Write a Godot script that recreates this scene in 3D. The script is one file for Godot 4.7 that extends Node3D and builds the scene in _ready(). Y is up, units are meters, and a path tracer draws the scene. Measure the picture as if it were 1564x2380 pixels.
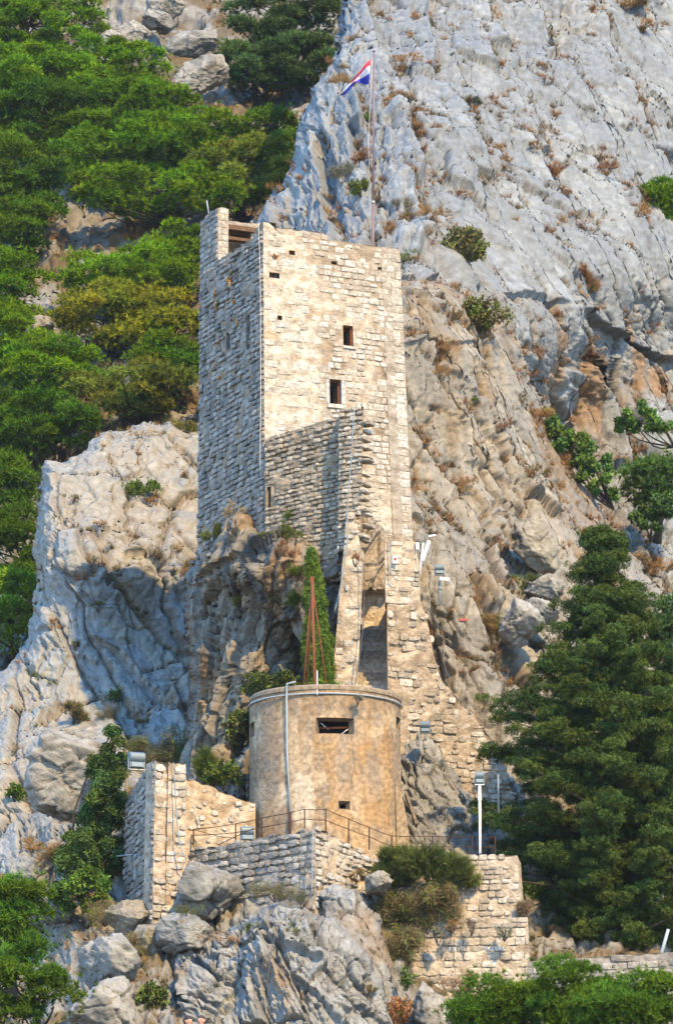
extends Node3D
# Limestone fortress tower, bunker and crags on a wooded mountainside, seen with a long lens from below.

const FOCAL := 9692.0            # lens length in the units of the sight lines used by at()
const PITCH := 0.23387           # 13.4 degrees up
var sp := sin(PITCH)
var cp := cos(PITCH)
var rng := RandomNumberGenerator.new()
var taken := {}
var sheets := {}
var mats := {}

func _ready() -> void:
	rng.seed = 20417
	# camera -------------------------------------------------------------
	var cam := Camera3D.new()
	cam.name = "camera"
	cam.fov = 14.0
	cam.near = 1.0
	cam.far = 4000.0
	add_child(cam)
	cam.rotation.x = PITCH
	cam.current = true
	# sky, air, exposure --------------------------------------------------
	var env := Environment.new()
	env.background_mode = Environment.BG_SKY
	var sm := ProceduralSkyMaterial.new()
	sm.sky_top_color = Color(0.25, 0.42, 0.61)
	sm.sky_horizon_color = Color(0.72, 0.775, 0.79)
	sm.sky_curve = 0.14
	sm.ground_bottom_color = Color(0.22, 0.22, 0.20)
	sm.ground_horizon_color = Color(0.50, 0.58, 0.66)
	sm.sky_energy_multiplier = 2.0
	sm.sun_angle_max = 3.0
	var sky := Sky.new()
	sky.sky_material = sm
	env.sky = sky
	env.tonemap_mode = Environment.TONE_MAPPER_LINEAR
	env.tonemap_exposure = 1.74
	env.fog_enabled = true
	env.fog_density = 0.00005
	env.fog_light_color = Color(0.9, 0.93, 0.96)
	env.sdfgi_enabled = true
	env.ssao_enabled = true
	env.ssil_enabled = true
	var we := WorldEnvironment.new()
	we.name = "world_environment"
	we.environment = env
	add_child(we)
	# sun ------------------------------------------------------------------
	var sun := DirectionalLight3D.new()
	sun.name = "sun"
	sun.light_energy = 1.6
	sun.light_color = Color(1.0, 0.865, 0.63)
	sun.light_angular_distance = 0.5
	sun.shadow_enabled = true
	add_child(sun)
	var az := deg_to_rad(26.0)
	var el := deg_to_rad(44.0)
	var towards := Vector3(sin(az) * cos(el), sin(el), cos(az) * cos(el))
	sun.look_at_from_position(towards * 50.0, Vector3.ZERO, Vector3.UP)
	# the place ------------------------------------------------------------
	make_materials()
	build_terrain()
	build_tower()
	build_walls()
	build_bunker()
	build_boulders()
	build_trees()
	build_plants()
	build_fittings()
	build_people()

# ---------------------------------------------------------------- helpers
func at(x: float, y: float, d: float) -> Vector3:      # the point at ground distance d along a line of sight
	var u := (1190.0 - y) / FOCAL
	var dz := -cp + sp * u
	var t := d / -dz
	return Vector3((x - 782.0) / FOCAL, sp + cp * u, dz) * t

func at_h(x: float, h: float, d: float) -> Vector3:    # the point at height h and distance d, sideways on the line of sight x
	return Vector3((x - 782.0) / FOCAL * (h * sp + d * cp), h, -d)

func to_sight(p: Vector3) -> Vector2:
	var a := p.y * sp - p.z * cp
	return Vector2(782.0 + p.x / a * FOCAL, 1190.0 - (p.y * cp + p.z * sp) / a * FOCAL)

func numbered(called: String) -> String:
	if not taken.has(called):
		taken[called] = 0
		return called
	taken[called] += 1
	return "%s_%03d" % [called, taken[called]]

func thing(called: String, label: String, category: String, where := Vector3.ZERO, group := "") -> Node3D:
	var o := Node3D.new()
	o.name = numbered(called)
	add_child(o, true)
	o.position = where
	tag(o, label, category, group)
	return o

func tag(o: Node, label: String, category: String, group := "") -> void:
	if label: o.set_meta("label", label)
	if category: o.set_meta("category", category)
	if group: o.set_meta("group", group)

func put(called: String, mesh: Mesh, mat: Material, parent: Node = null) -> MeshInstance3D:
	var o := MeshInstance3D.new()
	o.mesh = mesh
	if mat: o.material_override = mat
	if parent == null or parent == self:
		o.name = numbered(called)
		add_child(o, true)
	else:
		o.name = called
		parent.add_child(o, true)
	return o

func tool(smooth := false) -> SurfaceTool:
	var st := SurfaceTool.new()
	st.begin(Mesh.PRIMITIVE_TRIANGLES)
	st.set_smooth_group(0 if smooth else -1)
	return st

func done(st: SurfaceTool) -> ArrayMesh:
	st.generate_normals()
	return st.commit()

func quad(st: SurfaceTool, a: Vector3, b: Vector3, c: Vector3, d: Vector3) -> void:   # a b c d anticlockwise seen from the front
	for p in [a, c, b, a, d, c]: st.add_vertex(p)

func box(st: SurfaceTool, c: Vector3, size: Vector3, basis := Basis.IDENTITY, chamfer := 0.0) -> void:
	var h := size * 0.5
	if chamfer <= 0.0:
		var v := []
		for i in 8:
			v.append(c + basis * Vector3(h.x if i & 1 else -h.x, h.y if i & 2 else -h.y, h.z if i & 4 else -h.z))
		quad(st, v[4], v[5], v[7], v[6]); quad(st, v[1], v[0], v[2], v[3])
		quad(st, v[5], v[1], v[3], v[7]); quad(st, v[0], v[4], v[6], v[2])
		quad(st, v[6], v[7], v[3], v[2]); quad(st, v[0], v[1], v[5], v[4])
	else:
		var g := chamfer
		var pr := PackedVector2Array([Vector2(-h.x + g, -h.y), Vector2(h.x - g, -h.y), Vector2(h.x, -h.y + g), Vector2(h.x, h.y - g), Vector2(h.x - g, h.y), Vector2(-h.x + g, h.y), Vector2(-h.x, h.y - g), Vector2(-h.x, -h.y + g)])
		prism(st, pr, h.z, c, basis, g)

func prism(st: SurfaceTool, poly: PackedVector2Array, hz: float, c: Vector3, basis: Basis, g: float) -> void:   # extruded outline with chamfered ends; outline anticlockwise
	var n := poly.size()
	var rings := []
	for k in 4:
		var z := [-hz, -hz + g, hz - g, hz][k] as float
		var s := 1.0
		var ring := []
		for p in poly:
			var q := p
			if k == 0 or k == 3: q = p - p.normalized() * g
			ring.append(c + basis * Vector3(q.x, q.y, z))
		rings.append(ring)
	for k in 3:
		for i in n:
			var j := (i + 1) % n
			quad(st, rings[k][i], rings[k][j], rings[k + 1][j], rings[k + 1][i])
	for i in range(1, n - 1):
		for p in [rings[3][0], rings[3][i + 1], rings[3][i], rings[0][0], rings[0][i], rings[0][i + 1]]: st.add_vertex(p)

func tube(st: SurfaceTool, pts: Array, r0: float, r1: float, sides := 6) -> void:
	var n := pts.size()
	var prev := []
	var ref := Vector3(0.31, 0.2, 0.93)
	for i in n:
		var dir: Vector3 = (pts[min(i + 1, n - 1)] - pts[max(i - 1, 0)]).normalized()
		var a := dir.cross(ref)
		if a.length() < 0.05: a = dir.cross(Vector3(1, 0, 0))
		a = a.normalized()
		var b := dir.cross(a)
		var r := lerpf(r0, r1, float(i) / (n - 1))
		var ring := []
		for k in sides:
			var t := TAU * k / sides
			ring.append(pts[i] + (a * cos(t) + b * sin(t)) * r)
		if i > 0:
			for k in sides:
				var j := (k + 1) % sides
				quad(st, prev[k], prev[j], ring[j], ring[k])
		if i == 0 or i == n - 1:
			for k in range(1, sides - 1):
				var tri := [ring[0], ring[k], ring[k + 1]] if i == 0 else [ring[0], ring[k + 1], ring[k]]
				for p in tri: st.add_vertex(p)
		prev = ring

func one_tube(called: String, pts: Array, r: float, mat: Material, parent: Node = null, sides := 6) -> MeshInstance3D:
	var st := tool(true)
	tube(st, pts, r, r, sides)
	return put(called, done(st), mat, parent)

func lathe(st: SurfaceTool, c: Vector3, basis: Basis, prof: Array, sides := 16) -> void:    # prof: (radius, along the y axis of basis), from low to high
	for i in prof.size() - 1:
		for k in sides:
			var t0 := TAU * k / sides
			var t1 := TAU * (k + 1) / sides
			var f := func(p: Vector2, t: float) -> Vector3: return c + basis * Vector3(cos(t) * p.x, p.y, -sin(t) * p.x)
			quad(st, f.call(prof[i], t0), f.call(prof[i], t1), f.call(prof[i + 1], t1), f.call(prof[i + 1], t0))

func spline(pts: Array, per := 5) -> Array:
	if pts.size() < 3: return pts
	var out := []
	for i in pts.size() - 1:
		var p0 = pts[max(i - 1, 0)]; var p1 = pts[i]; var p2 = pts[i + 1]; var p3 = pts[min(i + 2, pts.size() - 1)]
		for k in per:
			out.append(p1.cubic_interpolate(p2, p0, p3, float(k) / per))
	out.append(pts[-1])
	return out

func noise(sd: int, freq: float, oct := 3, kind := FastNoiseLite.TYPE_SIMPLEX_SMOOTH, ret := -1, warp := 0.0) -> FastNoiseLite:
	var n := FastNoiseLite.new()
	n.seed = sd
	n.noise_type = kind
	n.frequency = freq
	if kind == FastNoiseLite.TYPE_CELLULAR:
		n.fractal_type = FastNoiseLite.FRACTAL_NONE
		n.cellular_return_type = ret
		n.cellular_jitter = 0.95
	elif oct > 1:
		n.fractal_type = FastNoiseLite.FRACTAL_FBM
		n.fractal_octaves = oct
	else:
		n.fractal_type = FastNoiseLite.FRACTAL_NONE
	if warp > 0.0:
		n.domain_warp_enabled = true
		n.domain_warp_amplitude = warp
		n.domain_warp_frequency = freq * 1.3
		n.domain_warp_fractal_octaves = 2
	return n

# ---------------------------------------------------------------- materials
func gray_tex(n: FastNoiseLite, lo: float, hi: float, gamma := 1.0, size := 512, tint := Color(1, 1, 1), tint_lo := Color(1, 1, 1)) -> ImageTexture:
	var src := n.get_seamless_image(size, size)
	src.convert(Image.FORMAT_L8)
	var data := src.get_data()
	var lut_r := PackedByteArray(); var lut_g := PackedByteArray(); var lut_b := PackedByteArray()
	for i in 256:
		var v := pow(i / 255.0, gamma)
		var k := lerpf(lo, hi, v)
		var c := tint_lo.lerp(tint, v)
		lut_r.append(int(clampf(k * c.r, 0, 1) * 255)); lut_g.append(int(clampf(k * c.g, 0, 1) * 255)); lut_b.append(int(clampf(k * c.b, 0, 1) * 255))
	var out := PackedByteArray()
	out.resize(data.size() * 3)
	for i in data.size():
		out[i * 3] = lut_r[data[i]]; out[i * 3 + 1] = lut_g[data[i]]; out[i * 3 + 2] = lut_b[data[i]]
	var img := Image.create_from_data(size, size, false, Image.FORMAT_RGB8, out)
	img.generate_mipmaps()
	return ImageTexture.create_from_image(img)

# grain broken by a net of fine cracks; dark lines in the colour, grooves in the relief
func cracked_tex(sd: int, colour: bool, size := 768) -> ImageTexture:
	var a := noise(sd, 7.0 / size, 7)
	var b := noise(sd + 1, 6.0 / size, 1, FastNoiseLite.TYPE_CELLULAR, FastNoiseLite.RETURN_DISTANCE2_SUB, 0.0)
	var c := noise(sd + 2, 22.0 / size, 1, FastNoiseLite.TYPE_CELLULAR, FastNoiseLite.RETURN_DISTANCE2_SUB, 0.0)
	var f := noise(sd + 3, 60.0 / size, 4)
	f.fractal_type = FastNoiseLite.FRACTAL_RIDGED
	for q in [b, c]:
		q.domain_warp_enabled = true
		q.domain_warp_amplitude = 0.35 / q.frequency
		q.domain_warp_frequency = q.frequency * 1.6
		q.domain_warp_fractal_octaves = 3
	var src := []
	for q in [a, b, c, f]:
		var im: Image = q.get_seamless_image(size, size, false, false, 0.12)
		im.convert(Image.FORMAT_L8)
		src.append(im.get_data())
	var out := PackedByteArray()
	out.resize(size * size)
	for i in out.size():
		var k0 := minf(src[1][i] / 70.0, 1.0)
		var k1 := minf(src[2][i] / 60.0, 1.0)
		var g: float = src[0][i] / 255.0
		var r: float = src[3][i] / 255.0
		var v: float
		if colour: v = (0.70 + 0.30 * g) * lerpf(1.0 - 0.55 * maxf(g - 0.35, 0.0), 1.0, k0) * lerpf(1.0 - 0.2 * maxf(0.65 - g, 0.0), 1.0, k1) * (0.86 + 0.14 * r)
		else: v = 0.42 * g + 0.22 * lerpf(1.0, k0, g) + 0.10 * k1 + 0.26 * r
		out[i] = int(clampf(v, 0.0, 1.0) * 255.0)
	var img := Image.create_from_data(size, size, false, Image.FORMAT_L8, out)
	img.convert(Image.FORMAT_RGB8)
	img.generate_mipmaps()
	return ImageTexture.create_from_image(img)

func rough_mat(called: String, col: Color, tex: Texture2D, scale: float, relief: Texture2D, relief_cm: float, vertex := false, rough := 0.92) -> StandardMaterial3D:
	var m := StandardMaterial3D.new()
	m.albedo_color = col.linear_to_srgb()
	m.roughness = rough
	m.metallic_specular = 0.25
	m.vertex_color_use_as_albedo = vertex
	m.uv1_triplanar = true
	m.uv1_world_triplanar = true
	m.uv1_scale = Vector3.ONE * scale
	if tex: m.albedo_texture = tex
	if relief:
		m.heightmap_enabled = true
		m.heightmap_texture = relief
		m.heightmap_scale = relief_cm
	mats[called] = m
	return m

func plain_mat(called: String, col: Color, rough := 0.6, metal := 0.0) -> StandardMaterial3D:
	var m := StandardMaterial3D.new()
	m.albedo_color = col.linear_to_srgb()
	m.roughness = rough
	m.metallic = metal
	mats[called] = m
	return m

func leaf_mat(called: String, back := Color(0.05, 0.08, 0.01)) -> void:
	var m := StandardMaterial3D.new()
	m.vertex_color_use_as_albedo = true
	m.roughness = 0.85
	m.metallic_specular = 0.06
	m.cull_mode = BaseMaterial3D.CULL_DISABLED
	m.backlight_enabled = true
	m.backlight = back.linear_to_srgb()
	mats[called] = m

func make_materials() -> void:
	var grain := gray_tex(noise(11, 0.011, 6), 0.66, 1.0, 1.0, 512, Color(1, 1, 1), Color(0.97, 0.99, 1.0))
	var lumps := gray_tex(noise(14, 0.02, 6), 0.0, 1.0)
	var patch := gray_tex(noise(15, 0.008, 6), 0.62, 1.0, 0.8, 512, Color(1.0, 1.0, 1.0), Color(0.96, 0.92, 0.86))
	rough_mat("rock", Color(1, 1, 1), cracked_tex(71, true), 0.2, cracked_tex(71, false), 11.0, true)
	rough_mat("soil", Color(1, 1, 1), grain, 0.4, lumps, 12.0, true)
	rough_mat("mortar", Color(1, 1, 1), patch, 0.45, lumps, 5.0, true)
	rough_mat("concrete", Color(1, 1, 1), gray_tex(noise(17, 0.02, 7), 0.62, 1.0, 0.8), 0.4, lumps, 2.2, true)
	var stones := {
		"pale_stone": [Color(0.587, 0.524, 0.420), Color(0.628, 0.583, 0.487), Color(0.536, 0.460, 0.358), Color(0.618, 0.567, 0.493), Color(0.494, 0.423, 0.330)],
		"buff_stone": [Color(0.550, 0.452, 0.328), Color(0.616, 0.520, 0.392), Color(0.473, 0.384, 0.281), Color(0.660, 0.576, 0.456), Color(0.418, 0.350, 0.269)],
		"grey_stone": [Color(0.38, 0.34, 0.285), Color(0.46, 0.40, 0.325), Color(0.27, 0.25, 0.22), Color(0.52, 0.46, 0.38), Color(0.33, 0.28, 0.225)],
		"brown_stone": [Color(0.45, 0.36, 0.25), Color(0.52, 0.42, 0.30), Color(0.36, 0.29, 0.205), Color(0.56, 0.47, 0.345), Color(0.31, 0.255, 0.19)],
	}
	for k in stones:
		for i in 5: rough_mat("%s_%d" % [k, i], stones[k][i], grain, 0.7, lumps, 3.5)
	rough_mat("timber", Color(0.20, 0.12, 0.07), grain, 1.0, lumps, 1.0)
	rough_mat("bark", Color(0.10, 0.075, 0.055), grain, 1.5, lumps, 3.0)
	rough_mat("rust", Color(0.25, 0.085, 0.035), grain, 1.5, lumps, 0.3, false, 0.8)
	rough_mat("iron", Color(0.085, 0.045, 0.032), grain, 1.5, lumps, 0.3, false, 0.8)
	plain_mat("dark", Color(0.025, 0.022, 0.02), 0.9)
	plain_mat("galvanised", Color(0.30, 0.33, 0.33), 0.55, 0.0)
	plain_mat("lead_grey", Color(0.17, 0.20, 0.20), 0.6)
	plain_mat("cable", Color(0.07, 0.07, 0.07), 0.7)
	plain_mat("white_paint", Color(0.78, 0.77, 0.74), 0.5)
	plain_mat("housing", Color(0.12, 0.155, 0.165), 0.5)
	plain_mat("housing_light", Color(0.20, 0.25, 0.26), 0.5)
	plain_mat("red_paint", Color(0.5, 0.06, 0.04), 0.6)
	plain_mat("pole_paint", Color(0.16, 0.10, 0.10), 0.5)
	plain_mat("rope", Color(0.6, 0.55, 0.45), 0.9)
	leaf_mat("needles")
	leaf_mat("leaves", Color(0.06, 0.09, 0.015))
	leaf_mat("dry", Color(0.08, 0.05, 0.02))

# ---------------------------------------------------------------- terrain and rock faces
const ROCK_TONE := Color(0.76, 0.755, 0.70)
var n_low: FastNoiseLite
var n_mid: FastNoiseLite
var n_fine: FastNoiseLite
var n_tint: FastNoiseLite
var n_edge: FastNoiseLite

func plate(ctrl: Array) -> Dictionary:     # a thin plate bent through (x, y, value) points
	var n := ctrl.size()
	var m := n + 3
	var rows := []
	for i in m:
		var r := PackedFloat64Array(); r.resize(m + 1)
		rows.append(r)
	for i in n:
		for j in n:
			var q: float = (pow(ctrl[i][0] - ctrl[j][0], 2.0) + pow(ctrl[i][1] - ctrl[j][1], 2.0)) * 1e-4
			rows[i][j] = q * log(q + 1e-9) if i != j else 0.12
		rows[i][n] = 1.0; rows[i][n + 1] = ctrl[i][0] * 0.01; rows[i][n + 2] = ctrl[i][1] * 0.01
		rows[n][i] = 1.0; rows[n + 1][i] = ctrl[i][0] * 0.01; rows[n + 2][i] = ctrl[i][1] * 0.01
		rows[i][m] = ctrl[i][2]
	for k in m:
		var piv := k
		for i in range(k + 1, m):
			if absf(rows[i][k]) > absf(rows[piv][k]): piv = i
		var sw = rows[k]; rows[k] = rows[piv]; rows[piv] = sw
		for i in range(k + 1, m):
			var f: float = rows[i][k] / rows[k][k]
			if f == 0.0: continue
			for j in range(k, m + 1): rows[i][j] -= f * rows[k][j]
	var w := PackedFloat64Array(); w.resize(m)
	for k in range(m - 1, -1, -1):
		var v: float = rows[k][m]
		for j in range(k + 1, m): v -= rows[k][j] * w[j]
		w[k] = v / rows[k][k]
	var lo := 1e9
	var hi := -1e9
	for c in ctrl:
		lo = minf(lo, c[2]); hi = maxf(hi, c[2])
	return {"w": w, "c": ctrl, "lo": lo - 6.0, "hi": hi + 6.0}

func plate_at(t: Dictionary, x: float, y: float) -> float:
	var c: Array = t.c
	var w: PackedFloat64Array = t.w
	var n := c.size()
	var v: float = w[n] + w[n + 1] * x * 0.01 + w[n + 2] * y * 0.01
	for i in n:
		var q: float = (pow(x - c[i][0], 2.0) + pow(y - c[i][1], 2.0)) * 1e-4
		v += w[i] * q * log(q + 1e-9)
	return clampf(v, t.lo, t.hi)

func poly_dist(poly: PackedVector2Array, p: Vector2) -> float:
	var best := 1e9
	for i in poly.size():
		var q := Geometry2D.get_closest_point_to_segment(p, poly[i], poly[(i + 1) % poly.size()])
		best = min(best, q.distance_squared_to(p))
	best = sqrt(best)
	return best if Geometry2D.is_point_in_polygon(p, poly) else -best

func field(f: Callable, x0: float, y0: float, x1: float, y1: float, step: float) -> Dictionary:   # a coarse table of f, read back smoothly
	var nx := int(ceil((x1 - x0) / step)) + 2
	var ny := int(ceil((y1 - y0) / step)) + 2
	var v := PackedFloat32Array()
	v.resize(nx * ny)
	for j in ny:
		for i in nx: v[j * nx + i] = f.call(x0 + i * step, y0 + j * step)
	return {"v": v, "nx": nx, "ny": ny, "x": x0, "y": y0, "s": step}

func read(t: Dictionary, x: float, y: float) -> float:
	var fx: float = clampf((x - t.x) / t.s, 0.0, t.nx - 1.001)
	var fy: float = clampf((y - t.y) / t.s, 0.0, t.ny - 1.001)
	var i := int(fx)
	var j := int(fy)
	fx -= i; fy -= j
	var v: PackedFloat32Array = t.v
	var k: int = j * t.nx + i
	return lerpf(lerpf(v[k], v[k + 1], fx), lerpf(v[k + t.nx], v[k + t.nx + 1], fx), fy)

func spaced(a: float, b: float, lo: float, hi: float, step: float) -> PackedFloat32Array:
	var out := PackedFloat32Array()
	var v := a
	while v < b:
		out.append(v)
		v += step if v > lo and v < hi else step * 4.0
	out.append(b)
	return out

# A rock face: depth ctrl points give its shape, poly (optional) its outline, relief() the blocks, cracks and ribs, tint() its colour.
func rock_face(called: String, ctrl: Array, poly: Array, box4: Array, step: float, relief: Callable, tint: Callable, wrap := 60.0, bulge := 4.0, lean := 0.0) -> MeshInstance3D:
	var x0: float = box4[0]; var y0: float = box4[1]; var x1: float = box4[2]; var y1: float = box4[3]
	var bent := plate(ctrl)
	var depth := field(func(x, y): return plate_at(bent, x, y), x0, y0, x1, y1, 24.0)
	var has := poly.size() > 0
	var edge := {}
	if has:
		var pg := PackedVector2Array()
		for p in poly: pg.append(Vector2(p[0], p[1]))
		edge = field(func(x, y): return poly_dist(pg, Vector2(x, y)) + n_edge.get_noise_2d(x, y) * 13.0, x0, y0, x1, y1, 8.0)
	var yc := (y0 + y1) * 0.5
	var reach := absf(lean) * (y1 - y0) * 0.5       # the grid leans with the bedding, so that ledges run along its lines
	var xs := spaced(x0 - reach, x1 + reach, -40.0 - reach, 1604.0 + reach, step)
	var ys := spaced(y0, y1, -40.0, 2420.0, step)
	var nx := xs.size()
	var ny := ys.size()
	var p0 := PackedVector3Array(); p0.resize(nx * ny)
	var keep := PackedByteArray(); keep.resize(nx * ny)
	var skirt := 10.0 * step
	for j in ny:
		for i in nx:
			var y := ys[j]
			var x := xs[i] + lean * (y - yc)
			if x < x0 - 12.0 or x > x1 + 12.0: continue
			var d := read(depth, x, y)
			var k := 1
			if has:
				var e := read(edge, x, y)
				if e < -skirt:
					k = 0
				elif e < wrap:
					var q := 1.0 - maxf(e, 0.0) / wrap
					d += bulge * (1.0 - sqrt(maxf(1.0 - q * q, 0.0)))
					if e < 0.0:
						var gx := (read(edge, x + 6.0, y) - read(edge, x - 6.0, y))
						var gy := (read(edge, x, y + 6.0) - read(edge, x, y - 6.0))
						var gl := maxf(sqrt(gx * gx + gy * gy), 0.001)
						x -= gx / gl * e; y -= gy / gl * e
						d += -e * 0.35
			keep[j * nx + i] = k
			p0[j * nx + i] = at(x, y, d)
	var p1 := PackedVector3Array(); p1.resize(nx * ny)
	var amt := PackedFloat32Array(); amt.resize(nx * ny)
	var dirs := PackedVector3Array(); dirs.resize(nx * ny)
	var cols := PackedColorArray(); cols.resize(nx * ny)
	var cut := PackedFloat32Array(); cut.resize(nx * ny)
	for j in ny:
		var ja: int = max(j - 1, 0); var jb: int = min(j + 1, ny - 1)
		for i in nx:
			var k := j * nx + i
			if keep[k] == 0:
				p1[k] = p0[k]
				continue
			var ia: int = max(i - 1, 0); var ib: int = min(i + 1, nx - 1)
			var n := (p0[ja * nx + i] - p0[jb * nx + i]).cross(p0[j * nx + ia] - p0[j * nx + ib]).normalized()
			n = -n if n.dot(p0[k]) > 0.0 else n
			var r: Vector2 = relief.call(p0[k])          # (how far out, how deep in a crack 0..1)
			var facing := 0.25 + 0.75 * smooth01(0.08, 0.4, -n.dot(p0[k].normalized()))
			amt[k] = r.x * facing
			dirs[k] = (n + Vector3(0, 0, 0.5)).normalized()
			cut[k] = r.y
			cols[k] = tint.call(p0[k], r.y, n) * ROCK_TONE
	for j in ny:
		var ja: int = max(j - 1, 0) * nx; var jb: int = min(j + 1, ny - 1) * nx
		for i in nx:
			var k := j * nx + i
			if keep[k] == 0: continue
			var ia: int = max(i - 1, 0); var ib: int = min(i + 1, nx - 1)
			var v := amt[k] if keep[j * nx + ia] + keep[j * nx + ib] + keep[ja + i] + keep[jb + i] < 4 else amt[k] * 0.52 + (amt[j * nx + ia] + amt[j * nx + ib] + amt[ja + i] + amt[jb + i]) * 0.09 + (amt[ja + ia] + amt[ja + ib] + amt[jb + ia] + amt[jb + ib]) * 0.03
			p1[k] = p0[k] + dirs[k] * v
	var nn := PackedVector3Array(); nn.resize(nx * ny)
	for j in ny:
		var ja: int = j if j < ny - 1 else j - 1; var jb: int = min(j + 1, ny - 1)
		for i in nx:
			var k := j * nx + i
			var ia: int = i if i < nx - 1 else i - 1; var ib: int = min(i + 1, nx - 1)
			var n := (p1[ja * nx + i] - p1[jb * nx + i]).cross(p1[j * nx + ia] - p1[j * nx + ib]).normalized()
			nn[k] = -n if n.dot(p1[k]) > 0.0 else n
	var idx := PackedInt32Array()
	for j in ny - 1:
		for i in nx - 1:
			var a := j * nx + i
			if keep[a] + keep[a + 1] + keep[a + nx] + keep[a + nx + 1] < 4: continue
			idx.append_array(PackedInt32Array([a, a + 1, a + nx, a + 1, a + nx + 1, a + nx]))
	var arr := []
	arr.resize(Mesh.ARRAY_MAX)
	arr[Mesh.ARRAY_VERTEX] = p1
	arr[Mesh.ARRAY_NORMAL] = nn
	arr[Mesh.ARRAY_COLOR] = cols
	arr[Mesh.ARRAY_INDEX] = idx
	var mesh := ArrayMesh.new()
	mesh.add_surface_from_arrays(Mesh.PRIMITIVE_TRIANGLES, arr)
	var o := put(called, mesh, mats.rock)
	o.set_meta("kind", "structure")
	sheets[called] = {"p": p1, "n": nn, "nx": nx, "ny": ny, "xs": xs, "ys": ys, "lean": lean, "yc": yc, "cut": cut, "keep": keep}
	return o

func on_face(called: String, x: float, y: float) -> Vector3:     # the point of a rock face seen along (x, y)
	var s: Dictionary = sheets[called]
	var i := clampi(s.xs.bsearch(x - s.lean * (y - s.yc)), 0, s.nx - 1)
	var j := clampi(s.ys.bsearch(y), 0, s.ny - 1)
	return s.p[j * s.nx + i]

func smooth01(a: float, b: float, x: float) -> float:
	var t := clampf((x - a) / (b - a), 0.0, 1.0)
	return t * t * (3.0 - 2.0 * t)

func slab(x: float, drop: float) -> float:      # overlapping slabs: a long gentle rise and a short drop
	var f := x - floorf(x)
	return (f / (1.0 - drop) if f < 1.0 - drop else (1.0 - f) / drop) - 0.5

var facet_at := PackedVector3Array()
var facet_lean := PackedVector3Array()
var facet_up := PackedFloat32Array()

func make_facets() -> void:
	var g := RandomNumberGenerator.new()
	g.seed = 77
	for k in 2048:
		facet_at.append(Vector3(g.randf_range(0.2, 0.8), g.randf_range(0.2, 0.8), g.randf_range(0.2, 0.8)))
		facet_lean.append(Vector3(g.randfn(), g.randfn(), g.randfn()).limit_length(1.6))
		facet_up.append(g.randf_range(-1.0, 1.0))

# the broken block that q lies in: (its own tilted face, height step, nearness to the joint round it)
func facet(q: Vector3) -> Vector3:
	var bx := int(floor(q.x - 0.5)); var by := int(floor(q.y - 0.5)); var bz := int(floor(q.z - 0.5))
	var f1 := 1e9; var f2 := 1e9
	var id := 0
	var off := Vector3.ZERO
	for k in 8:
		var x := bx + (k & 1); var y := by + ((k >> 1) & 1); var z := bz + (k >> 2)
		var h := (x * 73856093) ^ (y * 19349663) ^ (z * 83492791)
		h = (h ^ (h >> 11)) & 2047
		var o := q - Vector3(x, y, z) - facet_at[h]
		var d := o.length_squared()
		if d < f1:
			f2 = f1; f1 = d; id = h; off = o
		elif d < f2:
			f2 = d
	return Vector3(facet_lean[id].dot(off), facet_up[id], sqrt(f2) - sqrt(f1))

# slabs, blocks and cracks, in a frame turned by ang and stretched along the bedding
func fractured(p: Vector3, ang: float, along: float, size: float, a_low: float, a_slab: float, a_block: float, a_crack: float) -> Vector2:
	var c := cos(ang); var s := sin(ang)
	var t := p.x * c + p.y * s + p.z * 0.25
	var l := -p.x * s + p.y * c
	var w := n_mid.get_noise_3dv(p * 0.45)
	var q := Vector3(t, l * along, p.z * 0.6) / size
	q += Vector3(w, w * 0.5, -w) * 0.3
	var b1 := facet(q * 0.45)
	var b2 := facet(q * Vector3(1.25, 1.6, 1.25) + Vector3(5.0, 1.0, 2.0))
	var b3 := facet(q * Vector3(3.4, 5.0, 3.4) + Vector3(1.0, 7.0, 3.0))
	var e1 := 1.0 - smooth01(0.0, 0.05, b1.z)
	var e2 := 1.0 - smooth01(0.0, 0.10, b2.z)
	var e3 := 1.0 - smooth01(0.0, 0.16, b3.z)
	var bend := n_low.get_noise_3dv(Vector3(t * 0.6, l * along, p.z * 0.5) * 1.4 + Vector3(70, 0, 0))
	var s1 := slab(t / (size * 2.3) + bend * 0.4 + b1.y * 0.2, 0.12)
	var s2 := slab(t / (size * 0.8) + bend * 0.6 + b2.y * 0.25 + 0.3, 0.16)
	var out := n_low.get_noise_3dv(p) * a_low + s1 * a_slab * 0.75 + s2 * a_slab * 0.26
	out += (b1.x * 1.3 + b1.y * 0.7) * a_block + (b2.x * 0.9 + b2.y * 0.45) * a_block * 0.8 + (b3.x * 0.8 + b3.y * 0.5) * a_block * 0.36
	out += n_fine.get_noise_3dv(p) * 0.04
	var some := smooth01(-0.1, 0.25, n_tint.get_noise_3dv(p * 1.3 + Vector3(0, 90, 0)))
	var gap := t / (size * 2.3) + bend * 0.4 + b1.y * 0.2
	gap = (gap - floorf(gap) - 0.955) / 0.03
	gap = exp(-gap * gap)
	out -= gap * a_crack * 0.8
	out -= e1 * a_crack * 0.7 + e2 * a_crack * 0.55 * some + e3 * a_crack * 0.2
	return Vector2(out, clampf(e1 * 0.9 + e2 * 0.7 * some + e3 * 0.25 + smooth01(-0.32, -0.5, s1) * 0.4 + gap * 0.7, 0.0, 1.0))

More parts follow.
